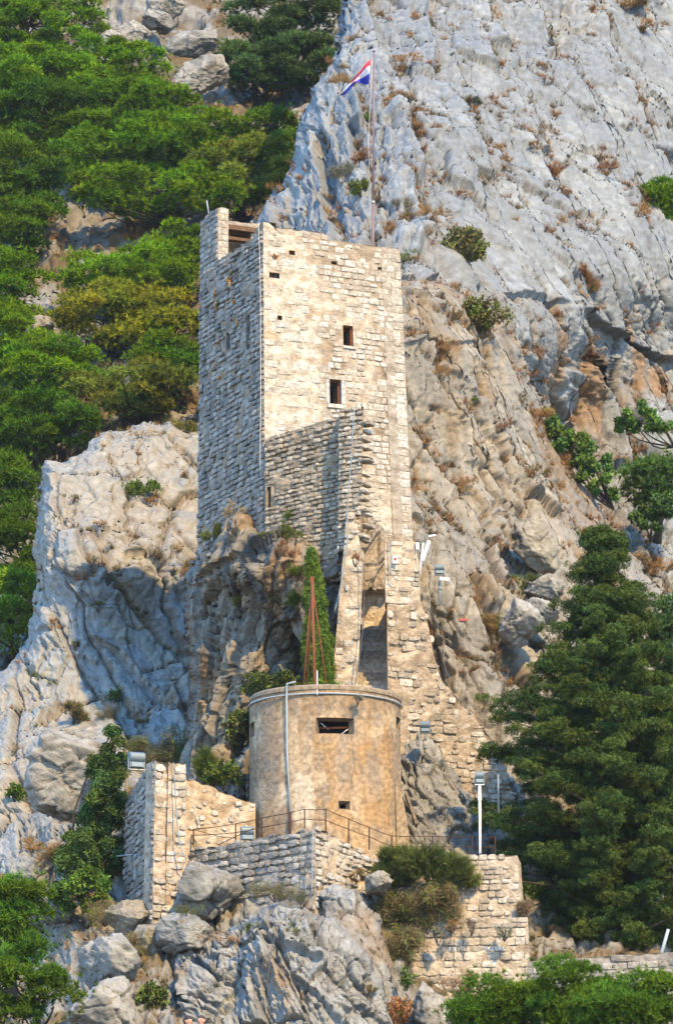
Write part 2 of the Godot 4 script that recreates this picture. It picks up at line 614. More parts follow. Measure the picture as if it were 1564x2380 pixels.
func line_dist(pts: Array, p: Vector2) -> Vector2:     # (distance to a broken line, + above or - below it)
	var best := 1e9
	var side := 1.0
	for i in pts.size() - 1:
		var a := Vector2(pts[i][0], pts[i][1]); var b := Vector2(pts[i + 1][0], pts[i + 1][1])
		var q := Geometry2D.get_closest_point_to_segment(p, a, b)
		var d := q.distance_squared_to(p)
		if d < best:
			best = d
			side = signf((b - a).cross(p - a))
	return Vector2(sqrt(best), side)

func overhang(p: Vector3, pts: Array, w: float, amount: float) -> float:    # rock pushed out above a line and cut in below it
	var q := line_dist(pts, to_sight(p))
	w *= 1.0 + n_mid.get_noise_3dv(p * 0.6)
	if q.x > w: return 0.0
	var f := 1.0 - q.x / w
	return amount * f * f * (0.55 if q.y < 0.0 else -0.45)

func mixc(a: Color, b: Color, t: float) -> Color:
	return a.lerp(b, clampf(t, 0.0, 1.0))

func build_terrain() -> void:
	make_facets()
	n_low = noise(31, 0.09, 2)
	n_mid = noise(32, 0.9, 3)
	n_fine = noise(33, 2.6, 4)
	n_tint = noise(39, 0.14, 4)
	n_edge = noise(41, 0.016, 4)
	# the land from the camera's feet up to the crags, and away to the horizon
	var st := tool(true)
	var prof := [[-2500.0, -1.7], [-5.0, -1.7], [95.0, 9.05], [150.0, 13.6], [240.0, 30.0]]
	var xs := [-2500.0, -300.0, -120.0, -60.0, -30.0, -15.0, 0.0, 15.0, 30.0, 60.0, 120.0, 300.0, 2500.0]
	for i in prof.size() - 1:
		for k in xs.size() - 1:
			for part in 4:
				var f0 := part / 4.0; var f1 := (part + 1) / 4.0
				var da := lerpf(prof[i][0], prof[i + 1][0], f0); var db := lerpf(prof[i][0], prof[i + 1][0], f1)
				var ha := lerpf(prof[i][1], prof[i + 1][1], f0); var hb := lerpf(prof[i][1], prof[i + 1][1], f1)
				st.set_color(Color(0.20, 0.17, 0.12))
				quad(st, Vector3(xs[k], ha, -da), Vector3(xs[k + 1], ha, -da), Vector3(xs[k + 1], hb, -db), Vector3(xs[k], hb, -db))
	put("ground", done(st), mats["soil"]).set_meta("kind", "structure")
	# wooded slope behind everything
	var stone := Color(0.46, 0.445, 0.42); var dry := Color(0.30, 0.225, 0.14); var dark := Color(0.17, 0.14, 0.11)
	var slope := []
	for x in [-400.0, 200.0, 800.0, 1400.0, 2000.0]:
		var e: float = maxf(x - 900.0, 0.0) * 0.006
		for r in [[-300.0, 305.0], [0.0, 287.0], [250.0, 272.0], [500.0, 258.0], [900.0, 240.0], [1200.0, 228.0], [1500.0, 215.0], [1750.0, 199.0], [2000.0, 184.0], [2200.0, 174.0], [2400.0, 163.0], [2650.0, 150.0]]:
			slope.append([x, r[0], r[1] + e])
	rock_face("hillside", slope, [], [-420, -260, 2000, 2640], 7.0,
		func(p): return fractured(p, 0.25, 0.7, 1.3, 1.4, 0.4, 0.6, 0.35),
		func(p, e, n):
			var t := n_tint.get_noise_3dv(p * 2.0) + 0.5 * n_mid.get_noise_3dv(p)
			return mixc(mixc(stone, dry, smooth01(-0.02, 0.16, t + maxf(n.y - 0.6, 0.0) * 0.5)), dark, e * 0.55), 60.0, 4.0, 0.25)
	# high cliff at the right
	var cliff_a := deg_to_rad(25.0)
	var crack_one := [[1165, 690], [1215, 684], [1290, 700]]
	var crack_two := [[1375, 730], [1420, 765], [1480, 800], [1530, 820], [1640, 850]]
	var crack_three := [[935, 650], [975, 668], [1010, 655]]
	var grey := Color(0.40, 0.435, 0.47); var warm := Color(0.45, 0.41, 0.345); var ochre := Color(0.50, 0.29, 0.13); var straw := Color(0.35, 0.22, 0.12)
	rock_face("mountain_cliff", [
		[800, -100, 236], [800, 100, 224], [760, 250, 217], [700, 420, 212], [650, 520, 210], [950, 0, 234], [950, 250, 216], [950, 450, 205], [940, 640, 193], [900, 900, 190],
		[1250, -150, 250], [1250, 100, 236], [1250, 350, 222], [1200, 600, 208], [1250, 800, 204], [1564, -100, 262], [1564, 150, 248], [1564, 400, 236], [1564, 650, 224], [1500, 850, 221],
		[1350, 950, 214], [1564, 1100, 214], [1450, 1250, 206], [1564, 1500, 196], [1800, 0, 270], [1800, 600, 242], [1800, 1400, 212], [1000, 1300, 196], [1200, 1600, 196], [1564, 1800, 190]],
		[[806, -300], [803, -20], [795, 50], [788, 110], [775, 150], [750, 185], [735, 205], [712, 255], [694, 320], [682, 385], [665, 420], [640, 450], [615, 480], [590, 530], [560, 700], [700, 1100], [900, 1500], [1100, 1800], [1300, 2000], [2060, 2060], [2060, -400], [900, -400]],
		[560, -240, 1960, 1900], 3.2,
		func(p):
			var r := fractured(p, cliff_a, 0.13, 1.2, 1.0, 1.5, 0.2, 0.55)
			r.x += overhang(p, crack_one, 40.0, 0.8) + overhang(p, crack_two, 50.0, 1.1) + overhang(p, crack_three, 30.0, 0.8)
			return r,
		func(p, e, n):
			var s := to_sight(p)
			var t := n_tint.get_noise_3dv(p * Vector3(1.4, 0.7, 1.0)) + 0.4 * n_mid.get_noise_3dv(p * 0.7)
			var k := mixc(grey, warm, smooth01(300.0, 950.0, s.y + t * 300.0 - maxf(s.x - 1100.0, 0.0) * 0.9))
			k = mixc(k, Color(0.50, 0.53, 0.55), smooth01(0.05, 0.3, t))
			k = mixc(k, ochre, smooth01(0.05, 0.35, n_tint.get_noise_3dv(p * Vector3(3.0, 0.4, 1.0)) + 0.32 - Vector2((s.x - 1500.0) / 170.0, (s.y - 890.0) / 130.0).length() * 0.35) * 0.75)
			return mixc(k, straw, e * 0.45 * smooth01(-0.25, 0.2, n_tint.get_noise_3dv(p * 5.0))), 60.0, 4.0, 0.466)
	# nearer ridge that runs down to the right of the tower
	rock_face("rock_ridge", [
		[900, 620, 186], [960, 660, 184], [1100, 700, 190], [1000, 850, 181], [1180, 850, 190], [980, 1050, 177], [1150, 1050, 184], [1280, 1080, 191], [1000, 1250, 173], [1150, 1250, 178], [1300, 1250, 184], [1430, 1280, 190],
		[1050, 1400, 171], [1200, 1420, 174], [1400, 1450, 181], [1564, 1550, 184], [1150, 1600, 169], [1300, 1700, 171], [1564, 1800, 176], [1100, 1800, 166.5], [1200, 1950, 164], [1500, 2000, 171], [950, 1500, 170], [950, 1750, 166], [1400, 2200, 169], [1000, 2000, 163.5]],
		[[860, 640], [930, 655], [1000, 655], [1060, 660], [1110, 690], [1165, 690], [1195, 760], [1215, 820], [1245, 910], [1275, 980], [1310, 1060], [1350, 1120], [1395, 1190], [1430, 1235], [1475, 1300], [1530, 1370], [1600, 1450], [1760, 1560], [1900, 2300], [1000, 2300], [900, 1800], [880, 1300], [850, 900]],
		[850, 600, 1860, 2240], 3.0,
		func(p):
			var r := fractured(p, deg_to_rad(28.0), 0.25, 1.0, 1.0, 0.95, 0.3, 0.4)
			r.x += overhang(p, [[940, 810], [990, 800], [1040, 815], [1100, 800]], 30.0, 0.35) + overhang(p, [[1020, 860], [1070, 900], [1110, 960], [1130, 1010]], 26.0, 0.3)
			return r,
		func(p, e, n):
			var t := n_tint.get_noise_3dv(p * 1.6) + 0.4 * n_mid.get_noise_3dv(p)
			var k := mixc(Color(0.56, 0.505, 0.42), Color(0.45, 0.425, 0.38), smooth01(-0.1, 0.25, t))
			k = mixc(k, Color(0.46, 0.33, 0.19), smooth01(0.1, 0.4, n_tint.get_noise_3dv(p * Vector3(2.0, 0.8, 1.5) + Vector3(40, 0, 0))) * 0.7)
			return mixc(k, straw, e * 0.5), 70.0, 6.0, 0.53)
	# buttress left of the tower
	rock_face("rock_buttress", [
		[110, 1080, 194], [230, 1010, 198], [350, 990, 199], [470, 1010, 199], [150, 1200, 190], [300, 1150, 194], [440, 1200, 194.5], [100, 1330, 188.5], [160, 1310, 186.2], [260, 1285, 187.5], [330, 1290, 188], [420, 1330, 190],
		[170, 1500, 185.3], [90, 1500, 186.5], [240, 1450, 186.2], [300, 1420, 187], [410, 1450, 188.5], [300, 1560, 185.3], [420, 1560, 186.5], [20, 1600, 185.5], [180, 1640, 183.2], [120, 1700, 180], [240, 1660, 181.5], [380, 1680, 183], [0, 1800, 178], [80, 1900, 173], [250, 1780, 173], [400, 1850, 171],
		[-100, 1700, 185], [0, 2000, 172], [150, 2050, 168], [300, 2000, 165], [100, 2300, 162], [300, 2250, 156], [-200, 2300, 166]],
		[[112, 1073], [150, 1077], [182, 1066], [205, 1036], [235, 1013], [300, 1001], [335, 986], [400, 990], [450, 1005], [540, 1020], [560, 1300], [560, 1900], [500, 2500], [-320, 2600], [-320, 1780], [-80, 1610], [0, 1563], [42, 1530], [64, 1490], [84, 1400], [90, 1335], [80, 1290], [85, 1230], [97, 1150], [104, 1100]],
		[-330, 960, 570, 2500], 3.0,
		func(p):
			var r := fractured(p, deg_to_rad(35.0), 0.4, 1.5, 0.5, 0.4, 0.24, 0.4)
			r.x += overhang(p, [[300, 1290], [345, 1290], [392, 1345], [420, 1400]], 28.0, 0.7) + overhang(p, [[225, 1480], [280, 1510], [330, 1570], [380, 1620]], 30.0, 0.6)
			return r,
		func(p, e, n):
			var s := to_sight(p)
			var t := n_tint.get_noise_3dv(p * 1.7) + 0.4 * n_mid.get_noise_3dv(p)
			var k := mixc(Color(0.60, 0.56, 0.49), Color(0.53, 0.545, 0.545), smooth01(-0.15, 0.25, t + (s.y - 1500.0) * 0.0004))
			return mixc(k, straw, e * 0.42), 46.0, 4.5, 0.7)
	# overhanging crag that carries the tower
	rock_face("tower_crag", [
		[450, 1330, 173], [440, 1500, 171.5], [440, 1700, 170], [430, 1880, 168.5], [500, 1260, 171], [545, 1215, 169.5], [590, 1240, 167.2], [560, 1330, 167.2], [520, 1400, 169.8], [600, 1300, 165.4], [640, 1250, 165.6], [690, 1270, 165.2],
		[620, 1400, 165.8], [580, 1480, 167.0], [590, 1560, 165.0], [520, 1600, 168.2], [660, 1500, 167.2], [700, 1450, 165.4], [690, 1560, 168.3], [620, 1700, 165.5], [560, 1800, 164.5], [500, 1850, 166.6], [740, 1330, 165.2], [760, 1600, 167.0], [640, 1900, 163.5], [480, 1950, 165.0]],
		[[440, 1340], [452, 1310], [470, 1285], [495, 1258], [512, 1238], [535, 1200], [553, 1180], [572, 1190], [590, 1228], [620, 1232], [660, 1215], [700, 1225], [760, 1250], [830, 1280], [850, 1500], [830, 1800], [720, 2000], [430, 2060], [405, 1900], [425, 1750], [446, 1620], [440, 1500], [434, 1420]],
		[400, 1160, 860, 2060], 2.8,
		func(p):
			var r := fractured(p, deg_to_rad(-12.0), 0.35, 0.8, 0.7, 0.35, 0.34, 0.35)
			r.x += overhang(p, [[560, 1290], [590, 1340], [620, 1385], [660, 1420]], 26.0, 0.5) + overhang(p, [[450, 1360], [490, 1340], [520, 1310], [560, 1290]], 26.0, 0.6)
			return r,
		func(p, e, n):
			var t := n_tint.get_noise_3dv(p * Vector3(4.0, 0.6, 3.0)) + 0.3 * n_mid.get_noise_3dv(p)
			var k := mixc(Color(0.46, 0.40, 0.32), Color(0.22, 0.215, 0.21), smooth01(-0.02, 0.3, t))
			k = mixc(k, Color(0.56, 0.36, 0.20), smooth01(0.12, 0.4, n_tint.get_noise_3dv(p * Vector3(2.6, 1.2, 2.0) + Vector3(9, 3, 0))) * 0.8)
			return mixc(k, Color(0.16, 0.13, 0.11), e * 0.5), 36.0, 3.0, -0.2)
	# broken ground under the terrace
	rock_face("rock_slope", [
		[-100, 1950, 176], [60, 1950, 172], [200, 1900, 168], [330, 1900, 161], [450, 1960, 159.5], [60, 2150, 165], [220, 2120, 159], [350, 2120, 157], [600, 2000, 157.5], [730, 2050, 156.5], [870, 2000, 158], [980, 2030, 156.8], [1100, 2020, 157], [450, 2180, 154.5], [620, 2150, 153.5], [800, 2150, 153.2], [930, 2150, 155], [1050, 2200, 155.5],
		[220, 2320, 152], [450, 2330, 150.5], [700, 2350, 149.5], [900, 2300, 151], [1000, 2330, 152.5], [1200, 2330, 152.5], [1400, 2330, 150], [100, 2400, 154], [-150, 2400, 160], [600, 2500, 146], [1200, 2500, 147], [0, 2600, 146], [1600, 2200, 158], [1300, 2150, 158]],
		[[-200, 1900], [200, 1880], [420, 1930], [640, 1985], [735, 1990], [860, 2005], [1200, 2030], [1800, 2100], [1800, 2700], [-400, 2700], [-400, 1950]],
		[-300, 1860, 1700, 2620], 4.5,
		func(p): return fractured(p, deg_to_rad(30.0), 0.5, 0.7, 0.7, 0.4, 0.25, 0.3),
		func(p, e, n):
			var t := n_tint.get_noise_3dv(p * 2.2) + 0.4 * n_mid.get_noise_3dv(p)
			var k := mixc(Color(0.50, 0.475, 0.43), Color(0.34, 0.25, 0.15), smooth01(0.08, 0.32, t + maxf(n.y - 0.55, 0.0) * 0.4))
			return mixc(k, Color(0.20, 0.15, 0.10), e * 0.5), 30.0, 1.0, 0.5)
	# the big crags at the bottom
	var fore := func(p, e, n):
		var t := n_tint.get_noise_3dv(p * Vector3(3.0, 1.2, 2.0)) + 0.4 * n_mid.get_noise_3dv(p)
		var k := mixc(Color(0.56, 0.55, 0.525), Color(0.42, 0.41, 0.385), smooth01(-0.05, 0.3, t))
		k = mixc(k, Color(0.50, 0.34, 0.20), smooth01(0.18, 0.42, n_tint.get_noise_3dv(p * Vector3(2.0, 0.9, 1.5) + Vector3(17, 0, 0))) * 0.7)
		return mixc(k, Color(0.17, 0.14, 0.11), e * 0.5)
	rock_face("foreground_crag", [
		[560, 2180, 150.4], [600, 2120, 151.2], [680, 2110, 151.0], [650, 2200, 148.6], [760, 2150, 150.0], [600, 2300, 148.2], [720, 2280, 147.6], [820, 2230, 148.8], [870, 2350, 148.4], [560, 2400, 147.8], [750, 2420, 146.6], [900, 2450, 147.6], [600, 2600, 145.5], [850, 2600, 145.5]],
		[[548, 2210], [556, 2180], [580, 2140], [606, 2108], [650, 2098], [690, 2100], [720, 2118], [770, 2128], [812, 2160], [850, 2215], [880, 2270], [905, 2330], [930, 2400], [960, 2520], [960, 2620], [500, 2620], [520, 2380], [540, 2320], [552, 2260]],
		[480, 2070, 1000, 2600], 2.6,
		func(p):
			var r := fractured(p, deg_to_rad(34.0), 0.4, 0.55, 0.7, 0.55, 0.25, 0.3)
			r.x += overhang(p, [[560, 2190], [620, 2180], [690, 2200], [740, 2230]], 24.0, 0.6) + overhang(p, [[690, 2260], [740, 2300], [790, 2370]], 20.0, 0.5)
			return r,
		fore, 34.0, 2.6, 0.6)
	rock_face("foreground_ledge", [
		[400, 2220, 152.8], [450, 2190, 152.4], [520, 2180, 152.2], [610, 2130, 152.4], [650, 2160, 151.8], [430, 2280, 150.6], [520, 2260, 150.4], [560, 2300, 150.2], [420, 2400, 149.4], [520, 2400, 148.8], [470, 2520, 148.0]],
		[[402, 2222], [424, 2186], [462, 2178], [520, 2172], [556, 2140], [604, 2116], [662, 2126], [660, 2200], [600, 2260], [570, 2400], [560, 2560], [400, 2560], [412, 2420], [425, 2350], [408, 2290]],
		[360, 2080, 700, 2560], 2.6,
		func(p): return fractured(p, deg_to_rad(62.0), 0.35, 0.5, 0.4, 0.5, 0.22, 0.3),
		fore, 26.0, 1.8, 0.9)
	rock_face("slanting_slab", [
		[760, 2070, 152.8], [830, 2090, 152.2], [880, 2160, 152.0], [790, 2150, 151.2], [850, 2230, 151.0], [920, 2280, 151.2], [930, 2370, 150.6], [880, 2350, 150.2], [960, 2480, 149.5]],
		[[738, 2072], [758, 2052], [800, 2052], [838, 2080], [872, 2120], [898, 2180], [916, 2240], [934, 2295], [930, 2330], [948, 2380], [980, 2480], [980, 2560], [860, 2560], [800, 2300], [748, 2160]],
		[700, 2030, 1020, 2560], 2.8,
		func(p): return fractured(p, deg_to_rad(30.0), 0.22, 0.6, 0.5, 0.4, 0.15, 0.25),
		fore, 30.0, 2.0, 0.55)
	rock_face("bunker_outcrop", [
		[930, 1720, 164.5], [960, 1690, 164.8], [1010, 1740, 163.6], [1060, 1820, 163.0], [1100, 1880, 163.2], [960, 1800, 162.6], [1000, 1850, 161.8], [1060, 1920, 161.6], [960, 1920, 161.0], [1040, 2000, 160.4], [1120, 2000, 161.4]],
		[[915, 1720], [935, 1695], [965, 1690], [1005, 1712], [1040, 1765], [1075, 1810], [1105, 1860], [1125, 1920], [1140, 2060], [900, 2060], [905, 1850]],
		[870, 1660, 1180, 2060], 2.8,
		func(p): return fractured(p, deg_to_rad(32.0), 0.4, 0.5, 0.5, 0.35, 0.2, 0.25),
		func(p, e, n): return mixc(mixc(Color(0.54, 0.51, 0.45), Color(0.44, 0.42, 0.38), smooth01(-0.1, 0.3, n_tint.get_noise_3dv(p * 2.0))), Color(0.22, 0.17, 0.12), e * 0.5), 26.0, 2.0, 0.6)
	rock_face("stairhead_rock", [
		[840, 1200, 167.6], [890, 1250, 167.8], [845, 1300, 167.2], [895, 1330, 167.6], [870, 1390, 167.0], [920, 1400, 168.0], [830, 1400, 167.5]],
		[[826, 1180], [842, 1178], [868, 1205], [895, 1245], [925, 1262], [925, 1384], [826, 1384]],
		[800, 1160, 950, 1410], 2.4,
		func(p): return fractured(p, deg_to_rad(-25.0), 0.3, 0.4, 0.3, 0.25, 0.12, 0.15),
		func(p, e, n): return mixc(mixc(Color(0.62, 0.5, 0.37), Color(0.48, 0.40, 0.31), smooth01(-0.1, 0.3, n_tint.get_noise_3dv(p * 3.0))), Color(0.25, 0.18, 0.12), e * 0.4), 14.0, 1.0)

# ---------------------------------------------------------------- masonry
var stone_shapes := []
var stone_faces := []
var n_wall: FastNoiseLite

func stone_mesh(sd: int, round_amount: float) -> ArrayMesh:      # one hewn stone, 1 x 1 x 1, its back at z = 0
	var r := RandomNumberGenerator.new()
	r.seed = sd
	var st := tool()
	var n := 8
	var out := []
	for i in 4:
		var a := TAU * i / 4.0
		for e in [0, 1]:
			var c := lerpf(r.randf_range(0.05, 0.16), r.randf_range(0.18, 0.32), round_amount)
			var q := Vector2(0.5, 0.5 - c) if e == 0 else Vector2(0.5 - c, 0.5)
			out.append((q * r.randf_range(0.95, 1.0)).rotated(a))
	var rings := []
	for k in 3:
		var ring := []
		for i in n:
			var q: Vector2 = out[i] * [1.0, 1.0, r.randf_range(0.82, 0.93)][k]
			ring.append(Vector3(q.x, q.y, [0.0, 0.55, r.randf_range(0.84, 1.0)][k]))
		rings.append(ring)
	for k in 2:
		for i in n:
			var j := (i + 1) % n
			quad(st, rings[k][i], rings[k][j], rings[k + 1][j], rings[k + 1][i])
	var mid := Vector3(r.randf_range(-0.1, 0.1), r.randf_range(-0.1, 0.1), 1.06)
	for i in n:
		for p in [mid, rings[2][(i + 1) % n], rings[2][i]]: st.add_vertex(p)
	return done(st)

func make_stones() -> void:
	for k in 5: stone_shapes.append(stone_mesh(300 + k, 0.0))
	for k in 5: stone_shapes.append(stone_mesh(320 + k, 0.9))
	for s in stone_shapes: stone_faces.append(s.get_faces())
	n_wall = noise(51, 0.5, 4)

# A wall face: its four corners bl, br, tr, tl. Lengths along it are in metres from bl.
func face(bl: Vector3, br: Vector3, tr: Vector3, tl: Vector3) -> Dictionary:
	var n := (br - bl).cross(tl - bl).normalized()
	return {"bl": bl, "br": br, "tr": tr, "tl": tl, "w": (bl.distance_to(br) + tl.distance_to(tr)) * 0.5, "h": (bl.distance_to(tl) + br.distance_to(tr)) * 0.5, "n": n}

func on_wall(f: Dictionary, u: float, v: float) -> Vector3:
	var a: float = u / f.w
	var b: float = v / f.h
	return (f.bl as Vector3).lerp(f.br, a).lerp((f.tl as Vector3).lerp(f.tr, a), b)

func wall_uv(f: Dictionary, x: float, y: float) -> Vector2:     # where a line of sight meets the face
	var lo := Vector2(0, 0)
	var u: float = f.w * 0.5
	var v: float = f.h * 0.5
	for k in 8:
		var s := to_sight(on_wall(f, u, v))
		var su := (to_sight(on_wall(f, u + 0.1, v)) - s) * 10.0
		var sv := (to_sight(on_wall(f, u, v + 0.1)) - s) * 10.0
		var det := su.x * sv.y - su.y * sv.x
		var dx := x - s.x; var dy := y - s.y
		u += (dx * sv.y - dy * sv.x) / det
		v += (su.x * dy - su.y * dx) / det
	return Vector2(u, v)

func hole(f: Dictionary, x0: float, y0: float, x1: float, y1: float, depth := 0.5) -> Array:   # an opening seen between two corners
	var a: Vector2 = wall_uv(f, x0, y1); var b: Vector2 = wall_uv(f, x1, y0)
	return [minf(a.x, b.x), minf(a.y, b.y), maxf(a.x, b.x), maxf(a.y, b.y), depth]

func cuts(most: float, step: float, holes: Array, i0: int, i1: int) -> Array:
	var c := []
	for h in holes:
		c.append(h[i0]); c.append(h[i1])
	var n := int(ceil(most / step))
	for k in n + 1:
		var v := most * k / n
		var ok := true
		for q in c:
			if absf(q - v) < step * 0.4 and k > 0 and k < n: ok = false
		if ok: c.append(v)
	c.sort()
	return c

# o: holes, top (Callable u -> height), thick, rough, tint (Callable u, v -> Color), step, mat
func wall(called: String, f: Dictionary, parent: Node, o := {}) -> MeshInstance3D:
	var holes: Array = o.get("holes", [])
	var top: Callable = o.get("top", func(_u): return f.h)
	var tint: Callable = o.get("tint", func(_u, _v): return Color(0.4, 0.35, 0.28))
	var rough: float = o.get("rough", 0.03)
	var step: float = o.get("step", 0.22)
	var thick: float = o.get("thick", 0.8)
	var us := cuts(f.w, step, holes, 0, 2)
	var vs := cuts(f.h + o.get("above", 0.0), step, holes, 1, 3)
	var st := tool(true)
	var back: Vector3 = o.get("back", -f.n) * thick
	var g := []
	for j in vs.size():
		var row := []
		for i in us.size():
			var v := minf(vs[j], top.call(us[i]))
			var p := on_wall(f, us[i], v)
			var edge := i == 0 or j == 0 or i == us.size() - 1
			for h in holes:
				if us[i] > h[0] - 0.01 and us[i] < h[2] + 0.01 and v > h[1] - 0.01 and v < h[3] + 0.01: edge = true
			if not edge: p += f.n * n_wall.get_noise_3dv(p * 3.0) * rough * 2.0
			row.append([p, tint.call(us[i], v)])
		g.append(row)
	for j in vs.size() - 1:
		for i in us.size() - 1:
			var cu: float = (us[i] + us[i + 1]) * 0.5
			var cv: float = (vs[j] + vs[j + 1]) * 0.5
			var skip := false
			for h in holes:
				if cu > h[0] and cu < h[2] and cv > h[1] and cv < h[3]: skip = true
			if skip: continue
			if vs[j] >= top.call(us[i]) - 0.001 and vs[j] >= top.call(us[i + 1]) - 0.001: continue
			for q in [g[j][i], g[j + 1][i + 1], g[j][i + 1], g[j][i], g[j + 1][i], g[j + 1][i + 1]]:
				st.set_color(q[1]); st.add_vertex(q[0])
	st.set_smooth_group(-1)
	var body: Color = tint.call(f.w * 0.5, f.h * 0.5)
	st.set_color(body)
	for h in holes:
		var d: Vector3 = -f.n * h[4]
		var a := on_wall(f, h[0], h[1]); var b := on_wall(f, h[2], h[1]); var c := on_wall(f, h[2], h[3]); var e := on_wall(f, h[0], h[3])
		for s in [[a, b], [b, c], [c, e], [e, a]]:
			quad(st, s[0], s[0] + d, s[1] + d, s[1])
		quad(st, a + d, b + d, c + d, e + d)
	# top, ends and back
	var nu := us.size()
	var rim := []
	for i in nu: rim.append(on_wall(f, us[i], top.call(us[i])))
	for i in nu - 1:
		quad(st, rim[i], rim[i + 1], rim[i + 1] + back, rim[i] + back)
		quad(st, on_wall(f, us[i + 1], 0) + back, on_wall(f, us[i], 0) + back, rim[i] + back, rim[i + 1] + back)
	if o.get("ends", true):
		quad(st, on_wall(f, 0, 0) + back, on_wall(f, 0, 0), rim[0], rim[0] + back)
		quad(st, on_wall(f, f.w, 0), on_wall(f, f.w, 0) + back, rim[nu - 1] + back, rim[nu - 1])
	return put(called, done(st), mats[o.get("mat", "mortar")], parent)

# Courses of stones on a wall face. o: course [lo, hi], width [lo, hi], joint, proud [lo, hi], mats, rounded, keep (Callable u, v -> chance),
# mats_at (Callable u, v -> material name), most (stones kept as parts), holes, top
func stones(f: Dictionary, parent: Node, o: Dictionary) -> void:
	var r := RandomNumberGenerator.new()
	r.seed = o.get("seed", 5)
	var top: Callable = o.get("top", func(_u): return f.h)
	var holes: Array = o.get("holes", [])
	var keep: Callable = o.get("keep", func(_u, _v): return 1.0)
	var kind: String = o.get("mats", "buff_stone")
	var mats_at: Callable = o.get("mats_at", func(_u, _v): return kind)
	var course: Array = o.get("course", [0.2, 0.32])
	var width: Array = o.get("width", [0.25, 0.5])
	var joint: float = o.get("joint", 0.03)
	var proud: Array = o.get("proud", [0.03, 0.07])
	var rounded: float = o.get("rounded", 0.0)
	var tilt: float = o.get("tilt", 0.03)
	var jig: float = o.get("jig", 0.0)
	var across: Vector3 = (f.br - f.bl).normalized()
	var up: Vector3 = f.n.cross(across).normalized()
	var list := []
	var v: float = o.get("from", 0.0)
	while v < f.h:
		var ch := r.randf_range(course[0], course[1])
		var u := -r.randf_range(0.0, width[0])
		while u < f.w:
			var cw: float = r.randf_range(width[0], width[1]) * (0.8 + 0.4 * ch / course[1])
			var h := ch * (1.0 if r.randf() > 0.12 + jig else r.randf_range(0.6, 0.9))
			var u0 := maxf(u, 0.0); var u1: float = minf(u + cw, f.w)
			var cu := (u0 + u1) * 0.5
			var cv := v + h * 0.5 + (r.randf_range(-0.5, 0.5) * ch * jig)
			u += cw
			if u1 - u0 < width[0] * 0.5: continue
			if cv + h * 0.35 > top.call(cu): continue
			if r.randf() > keep.call(cu, cv): continue
			var hit := false
			for q in holes:
				if u1 - joint > q[0] and u0 + joint < q[2] and cv + h * 0.5 > q[1] and cv - h * 0.5 < q[3]: hit = true
			if hit: continue
			var turn := Basis(f.n, r.randf_range(-1, 1) * tilt)
			var b := Basis(turn * across * (u1 - u0 - joint), turn * up * (h - joint), f.n * r.randf_range(proud[0], proud[1])) 
			list.append([(u1 - u0) * h, Transform3D(b, on_wall(f, cu, cv) - f.n * 0.004), "%s_%d" % [mats_at.call(cu, cv), r.randi() % 5], r.randi() % 5 + (5 if r.randf() < rounded else 0)])
		v += ch
	list.sort_custom(func(a, b): return a[0] > b[0])
	var most: int = o.get("most", 300)
	var rest := {}
	for i in list.size():
		var q = list[i]
		if i < most:
			var m := put("stone", stone_shapes[q[3]], mats[q[2]], parent)
			m.transform = q[1]
		else:
			if not rest.has(q[2]): rest[q[2]] = tool()
			for p in stone_faces[q[3]]: rest[q[2]].add_vertex(q[1] * p)
	if rest.size():
		var mesh: ArrayMesh = null
		var names := []
		for k in rest:
			names.append(k)
			rest[k].generate_normals()
			mesh = rest[k].commit(mesh)
		for i in names.size(): mesh.surface_set_material(i, mats[names[i]])
		put("small_stones", mesh, null, parent).set_meta("kind", "stuff")

# ---------------------------------------------------------------- the tower
const H0 := 52.17       # top of its front walls

